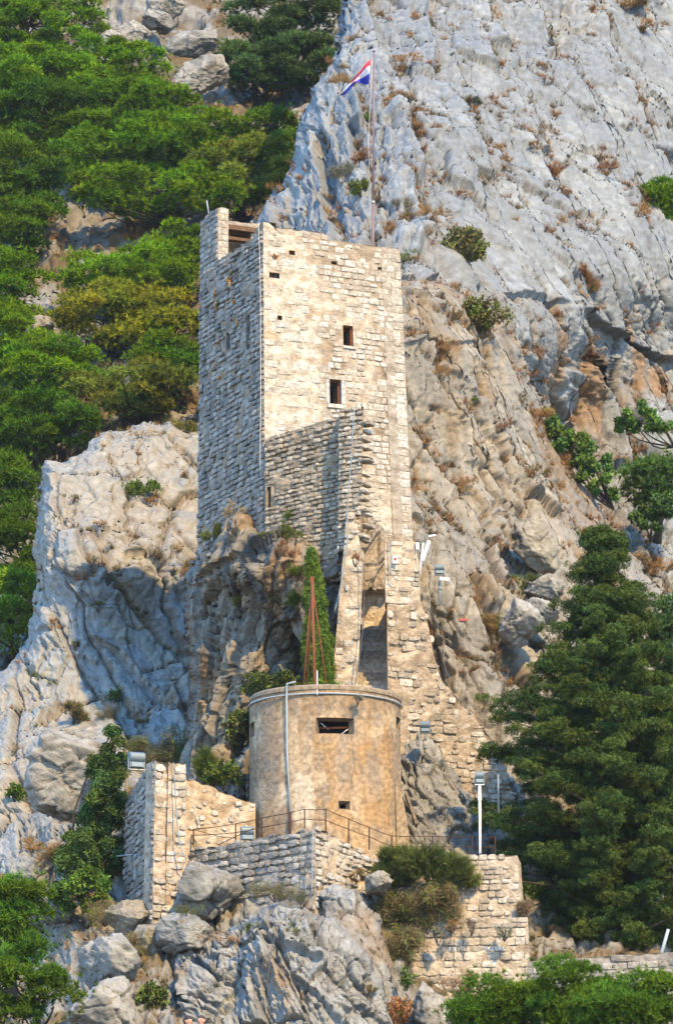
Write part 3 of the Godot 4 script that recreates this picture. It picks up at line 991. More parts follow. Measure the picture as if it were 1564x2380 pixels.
func build_tower() -> void:
	make_stones()
	var t := thing("fortress_tower", "tall square medieval stone tower with a broken top on the crag", "tower")
	var hb := 38.0
	var ct := at_h(612, H0, 168.0); var cb := at_h(617, hb, 167.6)
	var rt := at_h(929, H0, 170.6); var rb := at_h(962, hb, 170.0)
	var lt := at_h(466, H0, 173.9); var lb := at_h(459, hb, 174.0)
	# front wall
	var f := face(cb, rb, rt, ct)
	var holes := [hole(f, 798, 758, 820, 802, 1.0), hole(f, 766, 885, 791, 938, 1.0), hole(f, 626, 635, 650, 645, 0.35), hole(f, 672, 583, 686, 592, 0.3), hole(f, 645, 734, 656, 743, 0.35), hole(f, 770, 608, 783, 614, 0.3), hole(f, 878, 621, 887, 627, 0.3), hole(f, 908, 762, 922, 774, 0.3)]
	var top := func(u): return f.h + 0.42 * smooth01(0.75, 0.25, u) - (0.2 if u > f.w - 0.42 else 0.0) - 0.04 * absf(n_wall.get_noise_1d(u * 4.0))
	var split := func(u, v): return u / f.w + 0.10 * n_wall.get_noise_2d(u * 0.8, v * 0.8) + clampf((v / f.h - 0.86), 0.0, 0.14) * 1.3
	var tint := func(u, v):
		var s: float = split.call(u, v)
		var bare := smooth01(0.38, 0.5, s)
		var a: float = u / f.w; var b: float = v / f.h
		var streak := exp(-pow((a - 0.83 + 0.02 * sin(v * 1.3)) / 0.055, 2.0)) * smooth01(0.16, 0.3, b) * smooth01(0.82, 0.6, b)
		streak = maxf(streak, exp(-pow((a - 0.46 - 0.03 * sin(v)) / 0.08, 2.0)) * smooth01(0.42, 0.52, b) * smooth01(0.8, 0.68, b))
		streak = maxf(streak, smooth01(0.8, 0.9, b) * bare * 0.7)
		var c := mixc(Color(0.65, 0.585, 0.48), Color(0.56, 0.475, 0.365), bare)
		c = mixc(c, Color(0.31, 0.245, 0.17), clampf(streak * 0.85 + 0.15 * n_wall.get_noise_2d(u * 3.0, v * 3.0), 0.0, 1.0))
		c = mixc(c, Color(0.52, 0.37, 0.21), 0.7 * smooth01(0.12, 0.4, n_wall.get_noise_2d(u * 1.3 + 30.0, v * 2.6)) * (1.0 - bare) * smooth01(0.35, 0.75, b))
		return mixc(c, Color(0.66, 0.60, 0.50), smooth01(0.3, 0.1, b))
	var fw := wall("front_wall", f, t, {"holes": holes, "top": top, "tint": tint, "rough": 0.035, "thick": 1.0, "above": 0.45, "step": 0.16})
	stones(f, fw, {"seed": 61, "holes": holes, "top": func(u): return top.call(u) + 0.06, "course": [0.2, 0.33], "width": [0.2, 0.46], "joint": 0.04, "proud": [0.025, 0.05], "rounded": 0.2, "tilt": 0.02, "mats": "pale_stone", "most": 200,
		"keep": func(u, v): return 0.94 if split.call(u, v) > 0.44 and n_wall.get_noise_2d(u * 0.9 + 50.0, v * 0.9) < 0.2 else 0.0})
	stones(f, fw, {"seed": 62, "holes": holes, "top": top, "course": [0.2, 0.34], "width": [0.25, 0.6], "joint": 0.02, "proud": [0.008, 0.03], "tilt": 0.03, "mats": "pale_stone", "most": 0,
		"keep": func(u, v): return 0.55 if split.call(u, v) <= 0.44 or n_wall.get_noise_2d(u * 0.9 + 50.0, v * 0.9) >= 0.2 else 0.0})
	stones(face(on_wall(f, f.w - 0.5, 0.0), rb, rt, on_wall(f, f.w - 0.5, f.h)), fw, {"seed": 63, "top": func(_u): return f.h - 0.22, "course": [0.3, 0.4], "width": [0.36, 0.75], "joint": 0.02, "proud": [0.045, 0.065], "tilt": 0.0, "mats": "pale_stone", "most": 40})
	# frames, sill and hidden dark of the two windows
	for k in 2:
		var h = holes[k]
		var st := tool()
		var w := 0.075
		var b := Basis((f.br - f.bl).normalized(), f.n.cross(f.br - f.bl).normalized(), f.n)
		var c: Vector3 = on_wall(f, (h[0] + h[2]) * 0.5, (h[1] + h[3]) * 0.5) - f.n * 0.22
		var wd: float = h[2] - h[0]; var ht: float = h[3] - h[1]
		box(st, c + b * Vector3(wd * 0.5 - w * 0.5, 0, 0), Vector3(w, ht - 0.004, 0.12), b)
		box(st, c + b * Vector3(0, ht * 0.5 - w * 0.4, 0), Vector3(wd - 2.0 * w - 0.01, w * 0.8, 0.12), b)
		box(st, c + b * Vector3(-wd * 0.5 + w * 0.5, 0, 0), Vector3(w, ht - 0.004, 0.12), b)
		var win := put("window", done(st), mats.rust, t)
		var sd := tool()
		quad(sd, c + b * Vector3(-wd * 0.5 + 0.01, -ht * 0.5 + 0.01, -0.7), c + b * Vector3(wd * 0.5 - 0.01, -ht * 0.5 + 0.01, -0.7), c + b * Vector3(wd * 0.5 - 0.01, ht * 0.5 - 0.01, -0.7), c + b * Vector3(-wd * 0.5 + 0.01, ht * 0.5 - 0.01, -0.7))
		put("dark_room", done(sd), mats.dark, win)
		var ss := tool()
		box(ss, on_wall(f, (h[0] + h[2]) * 0.5 + 0.03, h[1] - 0.1) + f.n * 0.02, Vector3(wd + (0.28 if k else 0.1), 0.17 if k else 0.1, 0.16), b, 0.015)
		if k == 1:
			for q in [[-wd * 0.5 - 0.09, 0.0, 0.17, ht], [wd * 0.5 + 0.1, 0.0, 0.19, ht], [0.0, ht * 0.5 + 0.1, wd + 0.42, 0.18]]:
				var js := tool()
				box(js, on_wall(f, (h[0] + h[2]) * 0.5, (h[1] + h[3]) * 0.5) + b * Vector3(q[0], q[1], 0.0), Vector3(q[2], q[3], 0.15), b, 0.012)
				put("stone_surround", done(js), mats["pale_stone_%d" % (2 if q[0] == 0.0 else 3)], win)
		put("sill", done(ss), mats["pale_stone_1"], win)
	# shaded side wall; its top is broken down towards the back
	var s := face(lb, cb, ct, lt)
	var notch: float = s.w * 0.27
	var sh := [hole(s, 526, 770, 535, 815, 0.8), hole(s, 573, 730, 581, 815, 0.8), hole(s, 586, 706, 590, 716, 0.4), hole(s, 531, 671, 536, 678, 0.3), hole(s, 541, 690, 546, 697, 0.3), hole(s, 577, 573, 583, 580, 0.3), hole(s, 553, 596, 561, 602, 0.3)]
	var stop := func(u): return s.h + (0.45 * smooth01(s.w - 1.1, s.w, u) if u > notch else 0.0) - 0.12 * absf(n_wall.get_noise_1d(u * 5.0))
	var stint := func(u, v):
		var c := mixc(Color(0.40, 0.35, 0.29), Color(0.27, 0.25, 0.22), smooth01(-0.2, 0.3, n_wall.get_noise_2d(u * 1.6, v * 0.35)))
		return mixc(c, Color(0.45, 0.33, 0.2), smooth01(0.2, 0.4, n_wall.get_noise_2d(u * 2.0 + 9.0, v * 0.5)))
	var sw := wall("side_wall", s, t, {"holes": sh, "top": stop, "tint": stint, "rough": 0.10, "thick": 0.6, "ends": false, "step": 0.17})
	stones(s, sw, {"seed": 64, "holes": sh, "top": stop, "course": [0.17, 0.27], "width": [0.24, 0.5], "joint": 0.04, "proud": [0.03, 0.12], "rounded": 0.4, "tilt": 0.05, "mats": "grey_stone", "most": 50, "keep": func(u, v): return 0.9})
	# raised back corner and back wall with its beamed opening
	var hi := 54.6
	var bl2 := at_h(466, H0 - 0.5, 173.9); var ax := (rt - ct).normalized(); var bx := (lt - ct).normalized()
	ax.y = 0; bx.y = 0
	var l_low := lt - Vector3(0, 0.6, 0)
	var up := Vector3(0, hi - H0 + 0.6, 0)
	var k0 := l_low - bx * notch
	var rs := face(l_low, k0, k0 + up, l_low + up)
	var rtop := func(u): return rs.h - 0.18 * absf(n_wall.get_noise_1d(u * 6.0)) - 0.1 * smooth01(0.8, 0.0, u)
	var rw := wall("corner_turret", rs, t, {"tint": stint, "top": rtop, "thick": 0.5, "rough": 0.06, "step": 0.2})
	stones(rs, rw, {"seed": 65, "top": rtop, "course": [0.19, 0.27], "width": [0.25, 0.45], "joint": 0.03, "proud": [0.02, 0.06], "mats": "grey_stone", "most": 0})
	var es := face(k0 + ax * 0.004, k0 + ax * 0.5, k0 + ax * 0.5 + up, k0 + ax * 0.004 + up)
	var ew := wall("turret_end", es, t, {"tint": func(_u, _v): return Color(0.5, 0.42, 0.31), "top": func(u): return rtop.call(rs.w), "thick": 0.02, "rough": 0.0, "step": 0.25})
	stones(es, ew, {"seed": 66, "course": [0.26, 0.33], "width": [0.2, 0.32], "joint": 0.025, "proud": [0.02, 0.035], "mats": "pale_stone", "most": 16})
	var w0 := l_low + ax * 0.5 - bx * 0.5
	var w1 := l_low + ax * 6.25 - bx * 0.5
	var bk := face(w0, w1, w1 + up, w0 + up)
	var bh := [hole(bk, 529, 541, 584, 612, 0.9)]
	bh[0][1] = 0.12
	var btop := func(u): return bk.h - 0.08 - 0.14 * absf(n_wall.get_noise_1d(u * 3.0)) - (2.0 if u > 5.35 else 0.0)
	var bt := func(u, v): return mixc(Color(0.50, 0.41, 0.29), Color(0.40, 0.37, 0.32), smooth01(-0.1, 0.25, n_wall.get_noise_2d(u * 2.0, v * 2.0)))
	var bw := wall("back_wall", bk, t, {"holes": bh, "top": btop, "tint": bt, "thick": 0.95, "rough": 0.05, "step": 0.2})
	stones(bk, bw, {"seed": 67, "holes": bh, "top": btop, "course": [0.2, 0.3], "width": [0.25, 0.5], "joint": 0.03, "proud": [0.01, 0.05], "mats": "buff_stone", "most": 40, "keep": func(_u, _v): return 0.6})
	var bb := Basis(ax.normalized(), Vector3.UP, ax.normalized().cross(Vector3.UP))
	for k in [[0.10, 0.22, 0.10, "lintel"], [-0.34, 0.14, -0.1, "roof_beam"], [-0.95, 0.1, -0.45, "roof_beam"]]:
		var st := tool()
		var h = bh[0]
		box(st, on_wall(bk, (h[0] + h[2]) * 0.5, h[3] + k[0]) + bk.n * (k[2] - 0.12), Vector3(h[2] - h[0] - 0.01 if k[0] < 0 else h[2] - h[0] + 0.35, k[1], 0.36), bb, 0.02)
		put(k[3], done(st), mats.timber, t)
	# right flank and floor that close the shell
	var r2 := rt + bx * 6.4; var rb2 := rb + bx * 6.4
	wall("far_side_wall", face(rb, rb2, r2, rt), t, {"tint": func(_u, _v): return Color(0.45, 0.4, 0.33), "step": 0.8, "thick": 0.9})
	wall("rear_wall", face(rb2, lb + ax * 0.35, lt + ax * 0.35, r2), t, {"tint": func(_u, _v): return Color(0.45, 0.4, 0.33), "step": 0.8, "thick": 0.9})
	var fl := tool()
	var dn := Vector3(0, 0.9, 0)
	fl.set_color(Color(0.3, 0.26, 0.2))
	quad(fl, ct - dn, rt - dn, r2 - dn, lt - dn)
	put("roof_terrace", done(fl), mats.mortar, t)
	# tufts rooted in its joints
	var spots := [[539, 655, 9], [541, 668, 8], [541, 640, 7], [505, 690, 8], [508, 720, 10], [510, 712, 9], [548, 705, 6], [548, 745, 5], [513, 775, 5], [513, 800, 6], [556, 757, 6], [552, 870, 7], [515, 882, 6], [562, 880, 5], [514, 915, 5], [541, 905, 5], [605, 860, 4], [556, 1100, 5], [640, 600, 7], [515, 1005, 4], [590, 1160, 5]]
	for k in spots.size():
		var q = spots[k]
		var ff := s if q[0] < 612 else f
		var uv := wall_uv(ff, q[0], q[1])
		put("wall_tuft", tuft_mesh(500 + k % 6, 14, 0.22, 0.05, 0.9, [Color(0.36, 0.2, 0.08), Color(0.42, 0.28, 0.1), Color(0.2, 0.2, 0.06)][k % 3]), mats.dry, t).transform = Transform3D(Basis.IDENTITY.scaled(Vector3.ONE * q[2] / 4.6), on_wall(ff, uv.x, uv.y) + ff.n * 0.05)

# ---------------------------------------------------------------- other walls
func build_walls() -> void:
	var brown := func(u, v): return mixc(Color(0.44, 0.35, 0.245), Color(0.33, 0.27, 0.195), smooth01(-0.2, 0.25, n_wall.get_noise_2d(u * 1.4, v * 1.0)))
	var buff := func(u, v): return mixc(Color(0.60, 0.505, 0.38), Color(0.48, 0.395, 0.29), smooth01(-0.15, 0.3, n_wall.get_noise_2d(u * 1.2, v * 1.2)))
	# rubble wall that runs forward from the foot of the tower
	var w := thing("rubble_wall", "brown rubble wall running forward from the tower's front corner", "wall")
	var f := face(at_h(617, 36.5, 167.3), at_h(797, 36.5, 165.2), at_h(797, 43.45, 165.2), at_h(617, 43.05, 167.5))
	var h := [hole(f, 620, 1130, 630, 1180, 0.4)]
	var top := func(u): return f.h - 0.1 * absf(n_wall.get_noise_1d(u * 7.0))
	wall("wall_core", f, w, {"holes": h, "top": top, "tint": brown, "rough": 0.09, "thick": 1.0, "step": 0.16})
	stones(f, w, {"seed": 71, "holes": h, "top": top, "course": [0.15, 0.25], "width": [0.18, 0.4], "joint": 0.035, "proud": [0.03, 0.13], "rounded": 0.6, "tilt": 0.12, "jig": 0.2, "mats": "brown_stone", "most": 280})
	# its broken end, a buttress
	w = thing("broken_buttress", "ragged end of the rubble wall standing against the sunlit tower", "wall")
	f = face(at_h(786, 37.5, 164.3), at_h(838, 37.5, 163.8), at_h(845, 43.5, 163.9), at_h(789, 43.5, 164.4))
	top = func(u): return f.h - 0.15 * absf(n_wall.get_noise_1d(u * 9.0))
	wall("wall_core", f, w, {"top": top, "tint": brown, "rough": 0.10, "thick": 1.1, "back": Vector3(0, 0, -1), "step": 0.14})
	stones(f, w, {"seed": 72, "top": top, "course": [0.14, 0.24], "width": [0.2, 0.5], "joint": 0.03, "proud": [0.04, 0.16], "rounded": 0.5, "tilt": 0.15, "jig": 0.2, "mats": "buff_stone", "most": 120})
	var toothed := RandomNumberGenerator.new()
	toothed.seed = 9
	for k in 15:       # stones left standing out of the torn edge
		var v := 0.3 + k * 0.36 + toothed.randf_range(-0.15, 0.15)
		var m := put("stone", stone_shapes[k % 10], mats["buff_stone_%d" % (k % 5)], w)
		var ax: Vector3 = (f.br - f.bl).normalized()
		m.transform = Transform3D(Basis(ax * toothed.randf_range(0.25, 0.6), Vector3.UP * toothed.randf_range(0.12, 0.2), f.n * 0.5), on_wall(f, f.w + toothed.randf_range(-0.05, 0.12), v) - f.n * toothed.randf_range(0.3, 0.7))
	# pale wall left of the stair
	w = thing("stair_wall", "pale plastered wall along the left side of the stone stair", "wall")
	f = face(at_h(768, 31.2, 163.5), at_h(829, 31.2, 163.5), at_h(850, 39.0, 163.6), at_h(806, 39.0, 163.6))
	top = func(u): return f.h - 1.7 * smooth01(f.w * 0.35, f.w, u) - 0.14 * absf(n_wall.get_noise_1d(u * 7.0))
	wall("wall_core", f, w, {"top": top, "tint": func(u, v): return mixc(Color(0.60, 0.50, 0.37), Color(0.45, 0.37, 0.27), smooth01(-0.05, 0.3, n_wall.get_noise_2d(u * 1.3, v * 1.3))), "rough": 0.10, "thick": 6.0, "back": Vector3(0, 0, -1), "step": 0.15})
	stones(f, w, {"seed": 73, "top": top, "course": [0.2, 0.34], "width": [0.25, 0.55], "joint": 0.03, "proud": [0.01, 0.08], "rounded": 0.5, "tilt": 0.1, "mats": "pale_stone", "most": 60, "keep": func(_u, _v): return 0.35})
	# the big rubble wall right of the stair
	w = thing("ramp_wall", "large brown rubble wall sloping down to the right behind the bunker", "wall")
	f = face(at_h(903, 25.5, 163.5), at_h(1205, 25.5, 165.2), at_h(1205, 36.0, 165.2), at_h(899, 36.0, 163.5))
	var line := [[899, 1362], [960, 1366], [985, 1420], [1002, 1478], [1010, 1545], [1045, 1600], [1080, 1645], [1120, 1690], [1160, 1742], [1190, 1830], [1206, 1900]]
	var heights := []
	for q in line: heights.append(wall_uv(f, q[0], q[1]))
	top = func(u):
		for i in heights.size() - 1:
			if u <= heights[i + 1].x or i == heights.size() - 2:
				return minf(f.h, lerpf(heights[i].y, heights[i + 1].y, clampf((u - heights[i].x) / (heights[i + 1].x - heights[i].x), 0.0, 1.0)) - 0.12 * absf(n_wall.get_noise_1d(u * 8.0)))
		return 0.0
	wall("wall_core", f, w, {"top": top, "tint": func(u, v): return buff.call(u, v) * Color(0.86, 0.83, 0.79), "rough": 0.11, "thick": 5.0, "back": Vector3(0, 0, -1), "step": 0.16})
	stones(f, w, {"seed": 74, "top": top, "course": [0.18, 0.34], "width": [0.22, 0.55], "joint": 0.03, "proud": [0.01, 0.06], "rounded": 0.6, "tilt": 0.15, "jig": 0.3, "most": 290,
		"mats_at": func(u, v): return "brown_stone" if n_wall.get_noise_2d(u * 0.9, v * 0.9 + 20.0) > -0.08 else "buff_stone", "keep": func(_u, _v): return 0.85})
	# block of masonry on its head
	w = thing("masonry_pillar", "block of pale masonry with a conduit at the head of the stair", "wall")
	f = face(at_h(896, 35.2, 163.4), at_h(978, 35.2, 163.9), at_h(968, 38.05, 164.0), at_h(893, 38.05, 163.5))
	top = func(u): return f.h - 0.12 * absf(n_wall.get_noise_1d(u * 9.0)) - 0.22 * smooth01(f.w - 0.5, f.w, u)
	wall("wall_core", f, w, {"top": top, "tint": buff, "rough": 0.06, "thick": 1.4, "back": Vector3(0, 0, -1), "step": 0.14})
	stones(f, w, {"seed": 75, "top": top, "course": [0.18, 0.3], "width": [0.22, 0.5], "joint": 0.03, "proud": [0.01, 0.06], "rounded": 0.4, "tilt": 0.06, "mats": "buff_stone", "most": 60, "keep": func(_u, _v): return 0.6})
	# stair between the two walls
	w = thing("stone_stair", "narrow stone stair climbing in shade between two walls", "stairs")
	for k in 25:
		var st := tool()
		var y := 31.2 + k * 0.222
		var d := 163.9 + k * 0.22
		var a := at_h(836, y, d); var b := at_h(900, y, d)
		box(st, (a + b) * 0.5 + Vector3(0, -0.3, -0.5), Vector3(b.x - a.x + 0.3, 0.6, 1.0), Basis.IDENTITY, 0.025)
		put("step", done(st), mats["buff_stone_%d" % (k * 7 % 5)], w)
	f = face(at_h(832, 34.5, 168.0), at_h(925, 34.5, 168.0), at_h(925, 37.3, 168.2), at_h(832, 37.3, 168.2))
	wall("landing_wall", f, w, {"tint": buff, "rough": 0.12, "thick": 0.6, "step": 0.15})
	# lower left corner wall: shaded flank, lit end and the wall that runs to the bunker
	w = thing("corner_wall", "roofless corner of old wall with a shaded flank and sunlit end", "wall")
	var c0 := at_h(352, 19.5, 155.4); var c1 := at_h(362, 27.4, 155.5)
	var s := face(at_h(285, 19.5, 160.0), c0, c1, at_h(296, 27.1, 160.0))
	var st2 := func(u): return s.h - 0.25 * absf(n_wall.get_noise_1d(u * 5.0)) - 0.45 * smooth01(2.6, 0.0, u)
	var sl := hole(s, 336, 1985, 343, 2060, 0.3)
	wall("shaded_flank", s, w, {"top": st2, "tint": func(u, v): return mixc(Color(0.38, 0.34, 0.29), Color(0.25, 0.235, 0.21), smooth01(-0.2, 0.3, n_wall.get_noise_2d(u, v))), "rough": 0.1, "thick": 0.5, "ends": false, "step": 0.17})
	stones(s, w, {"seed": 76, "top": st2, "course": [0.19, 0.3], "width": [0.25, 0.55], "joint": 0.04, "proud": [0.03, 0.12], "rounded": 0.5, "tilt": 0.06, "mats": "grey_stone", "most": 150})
	f = face(c0, at_h(432, 19.5, 156.0), at_h(432, 27.4, 156.2), c1)
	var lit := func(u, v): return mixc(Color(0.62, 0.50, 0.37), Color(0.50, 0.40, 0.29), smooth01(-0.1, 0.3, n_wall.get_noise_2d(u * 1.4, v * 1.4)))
	var ft := func(u): return f.h - 0.2 * absf(n_wall.get_noise_1d(u * 6.0))
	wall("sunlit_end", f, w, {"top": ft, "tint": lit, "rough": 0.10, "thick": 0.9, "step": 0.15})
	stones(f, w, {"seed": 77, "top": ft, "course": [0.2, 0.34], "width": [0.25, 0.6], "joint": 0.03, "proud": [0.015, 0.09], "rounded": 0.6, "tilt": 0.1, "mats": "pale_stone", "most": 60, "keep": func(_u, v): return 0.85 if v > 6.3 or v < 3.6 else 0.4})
	w = thing("curtain_wall", "sunlit buff rubble wall between the corner wall and the bunker", "wall")
	f = face(at_h(433, 20.0, 157.0), at_h(594, 20.0, 158.2), at_h(594, 26.95, 158.2), at_h(431, 26.95, 157.0))
	var ct := func(u): return f.h - 0.72 * smooth01(0.0, f.w, u) - 0.12 * absf(n_wall.get_noise_1d(u * 7.0))
	wall("wall_core", f, w, {"top": ct, "tint": func(u, v): return mixc(Color(0.55, 0.41, 0.26), Color(0.60, 0.5, 0.37), smooth01(-0.2, 0.2, n_wall.get_noise_2d(u * 2.0, v * 2.0))), "rough": 0.07, "thick": 0.8, "step": 0.14})
	stones(f, w, {"seed": 78, "top": ct, "course": [0.12, 0.26], "width": [0.12, 0.3], "joint": 0.04, "proud": [0.01, 0.06], "rounded": 0.9, "tilt": 0.3, "jig": 0.5, "mats": "pale_stone", "most": 100, "keep": func(_u, v): return 0.36})
	# terrace parapet of dry stone, its two faces meeting at a blunt corner
	w = thing("terrace_wall", "low rubble terrace wall with a rusty railing, below the bunker", "wall")
	var lowc := at_h(733, 19.6, 152.6); var topc := at_h(733, 24.42, 153.0)
	var greyish := func(u, v): return mixc(Color(0.40, 0.37, 0.325), Color(0.30, 0.275, 0.245), smooth01(-0.2, 0.25, n_wall.get_noise_2d(u * 1.3, v * 1.3)))
	f = face(at_h(430, 19.6, 157.0), lowc, topc, at_h(433, 24.2, 157.2))
	var pt := func(u): return f.h - 0.2 * absf(n_wall.get_noise_1d(u * 6.0))
	var lf := wall("left_face", f, w, {"top": pt, "tint": greyish, "rough": 0.10, "thick": 0.7, "ends": false, "step": 0.16})
	stones(f, lf, {"seed": 79, "top": func(u): return pt.call(u) + 0.12, "course": [0.2, 0.38], "width": [0.24, 0.55], "joint": 0.03, "proud": [0.05, 0.16], "rounded": 0.8, "tilt": 0.15, "jig": 0.2, "mats": "grey_stone", "most": 170, "keep": func(_u, v): return 1.0 if v > f.h - 1.4 else 0.6})
	f = face(lowc, at_h(890, 19.6, 156.0), at_h(880, 24.0, 156.4), topc)
	pt = func(u): return f.h - 0.2 * absf(n_wall.get_noise_1d(u * 6.0 + 9.0)) - 0.25 * smooth01(0.4, f.w, u)
	lf = wall("right_face", f, w, {"top": pt, "tint": buff, "rough": 0.10, "thick": 0.7, "step": 0.16})
	stones(f, lf, {"seed": 80, "top": func(u): return pt.call(u) + 0.12, "course": [0.18, 0.34], "width": [0.2, 0.5], "joint": 0.03, "proud": [0.04, 0.13], "rounded": 0.8, "tilt": 0.15, "jig": 0.2, "mats": "pale_stone", "most": 110, "keep": func(_u, v): return 0.75})
	# retaining wall at the right, on a wider footing
	w = thing("retaining_wall", "tall retaining wall of squared blocks on a wider footing, beside the conifer", "wall")
	f = face(at_h(868, 20.8, 154.6), at_h(1213, 20.8, 153.6), at_h(1201, 23.55, 154.0), at_h(868, 23.55, 155.0))
	wall("upper_courses", f, w, {"tint": buff, "rough": 0.07, "thick": 1.0, "step": 0.18})
	stones(f, w, {"seed": 81, "course": [0.16, 0.28], "width": [0.2, 0.46], "joint": 0.03, "proud": [0.03, 0.08], "rounded": 0.3, "tilt": 0.04, "jig": 0.05, "mats": "buff_stone", "most": 90, "keep": func(u, v): return 0.95 if v > 1.6 else 0.75, "top": func(_u): return f.h + 0.06})
	f = face(at_h(900, 15.5, 153.0), at_h(1240, 15.5, 152.7), at_h(1226, 21.1, 153.2), at_h(930, 21.1, 153.6))
	wall("footing", f, w, {"tint": buff, "rough": 0.08, "thick": 1.0, "step": 0.18})
	stones(f, w, {"seed": 82, "from": 1.9, "course": [0.2, 0.36], "width": [0.26, 0.58], "joint": 0.03, "proud": [0.02, 0.07], "rounded": 0.15, "tilt": 0.03, "jig": 0.05, "mats": "buff_stone", "most": 150, "keep": func(_u, _v): return 0.9})
	# low wall under the conifer
	w = thing("boundary_wall", "low grey boundary wall of squared stone under the big conifer", "wall")
	f = face(at_h(1225, 15.5, 146.5), at_h(1800, 15.5, 145.0), at_h(1800, 19.02, 145.2), at_h(1225, 18.65, 146.7))
	wall("wall_core", f, w, {"tint": greyish, "rough": 0.06, "thick": 0.7, "step": 0.2})
	stones(f, w, {"seed": 83, "from": 2.0, "course": [0.22, 0.34], "width": [0.3, 0.7], "joint": 0.03, "proud": [0.03, 0.08], "rounded": 0.3, "tilt": 0.03, "mats": "grey_stone", "most": 60})
	# flat ground behind the parapet and under the conifer
	var st := tool()
	st.set_color(Color(0.32, 0.27, 0.2))
	quad(st, at_h(425, 23.35, 157.4), at_h(733, 23.35, 153.6), at_h(733, 23.35, 168.0), at_h(425, 23.35, 168.0))
	quad(st, at_h(733, 23.35, 153.6), at_h(870, 23.35, 155.6), at_h(870, 23.35, 168.0), at_h(733, 23.35, 168.0))
	quad(st, at_h(870, 23.35, 155.1), at_h(1200, 23.35, 154.2), at_h(1200, 23.35, 168.0), at_h(870, 23.35, 168.0))
	put("terrace_ground", done(st), mats.soil).set_meta("kind", "structure")
	st = tool()
	st.set_color(Color(0.2, 0.16, 0.11))
	quad(st, at_h(1225, 18.6, 147.0), at_h(2000, 18.9, 145.6), at_h(2000, 20.6, 176.0), at_h(1225, 20.2, 176.0))
	put("grove_ground", done(st), mats.soil).set_meta("kind", "structure")

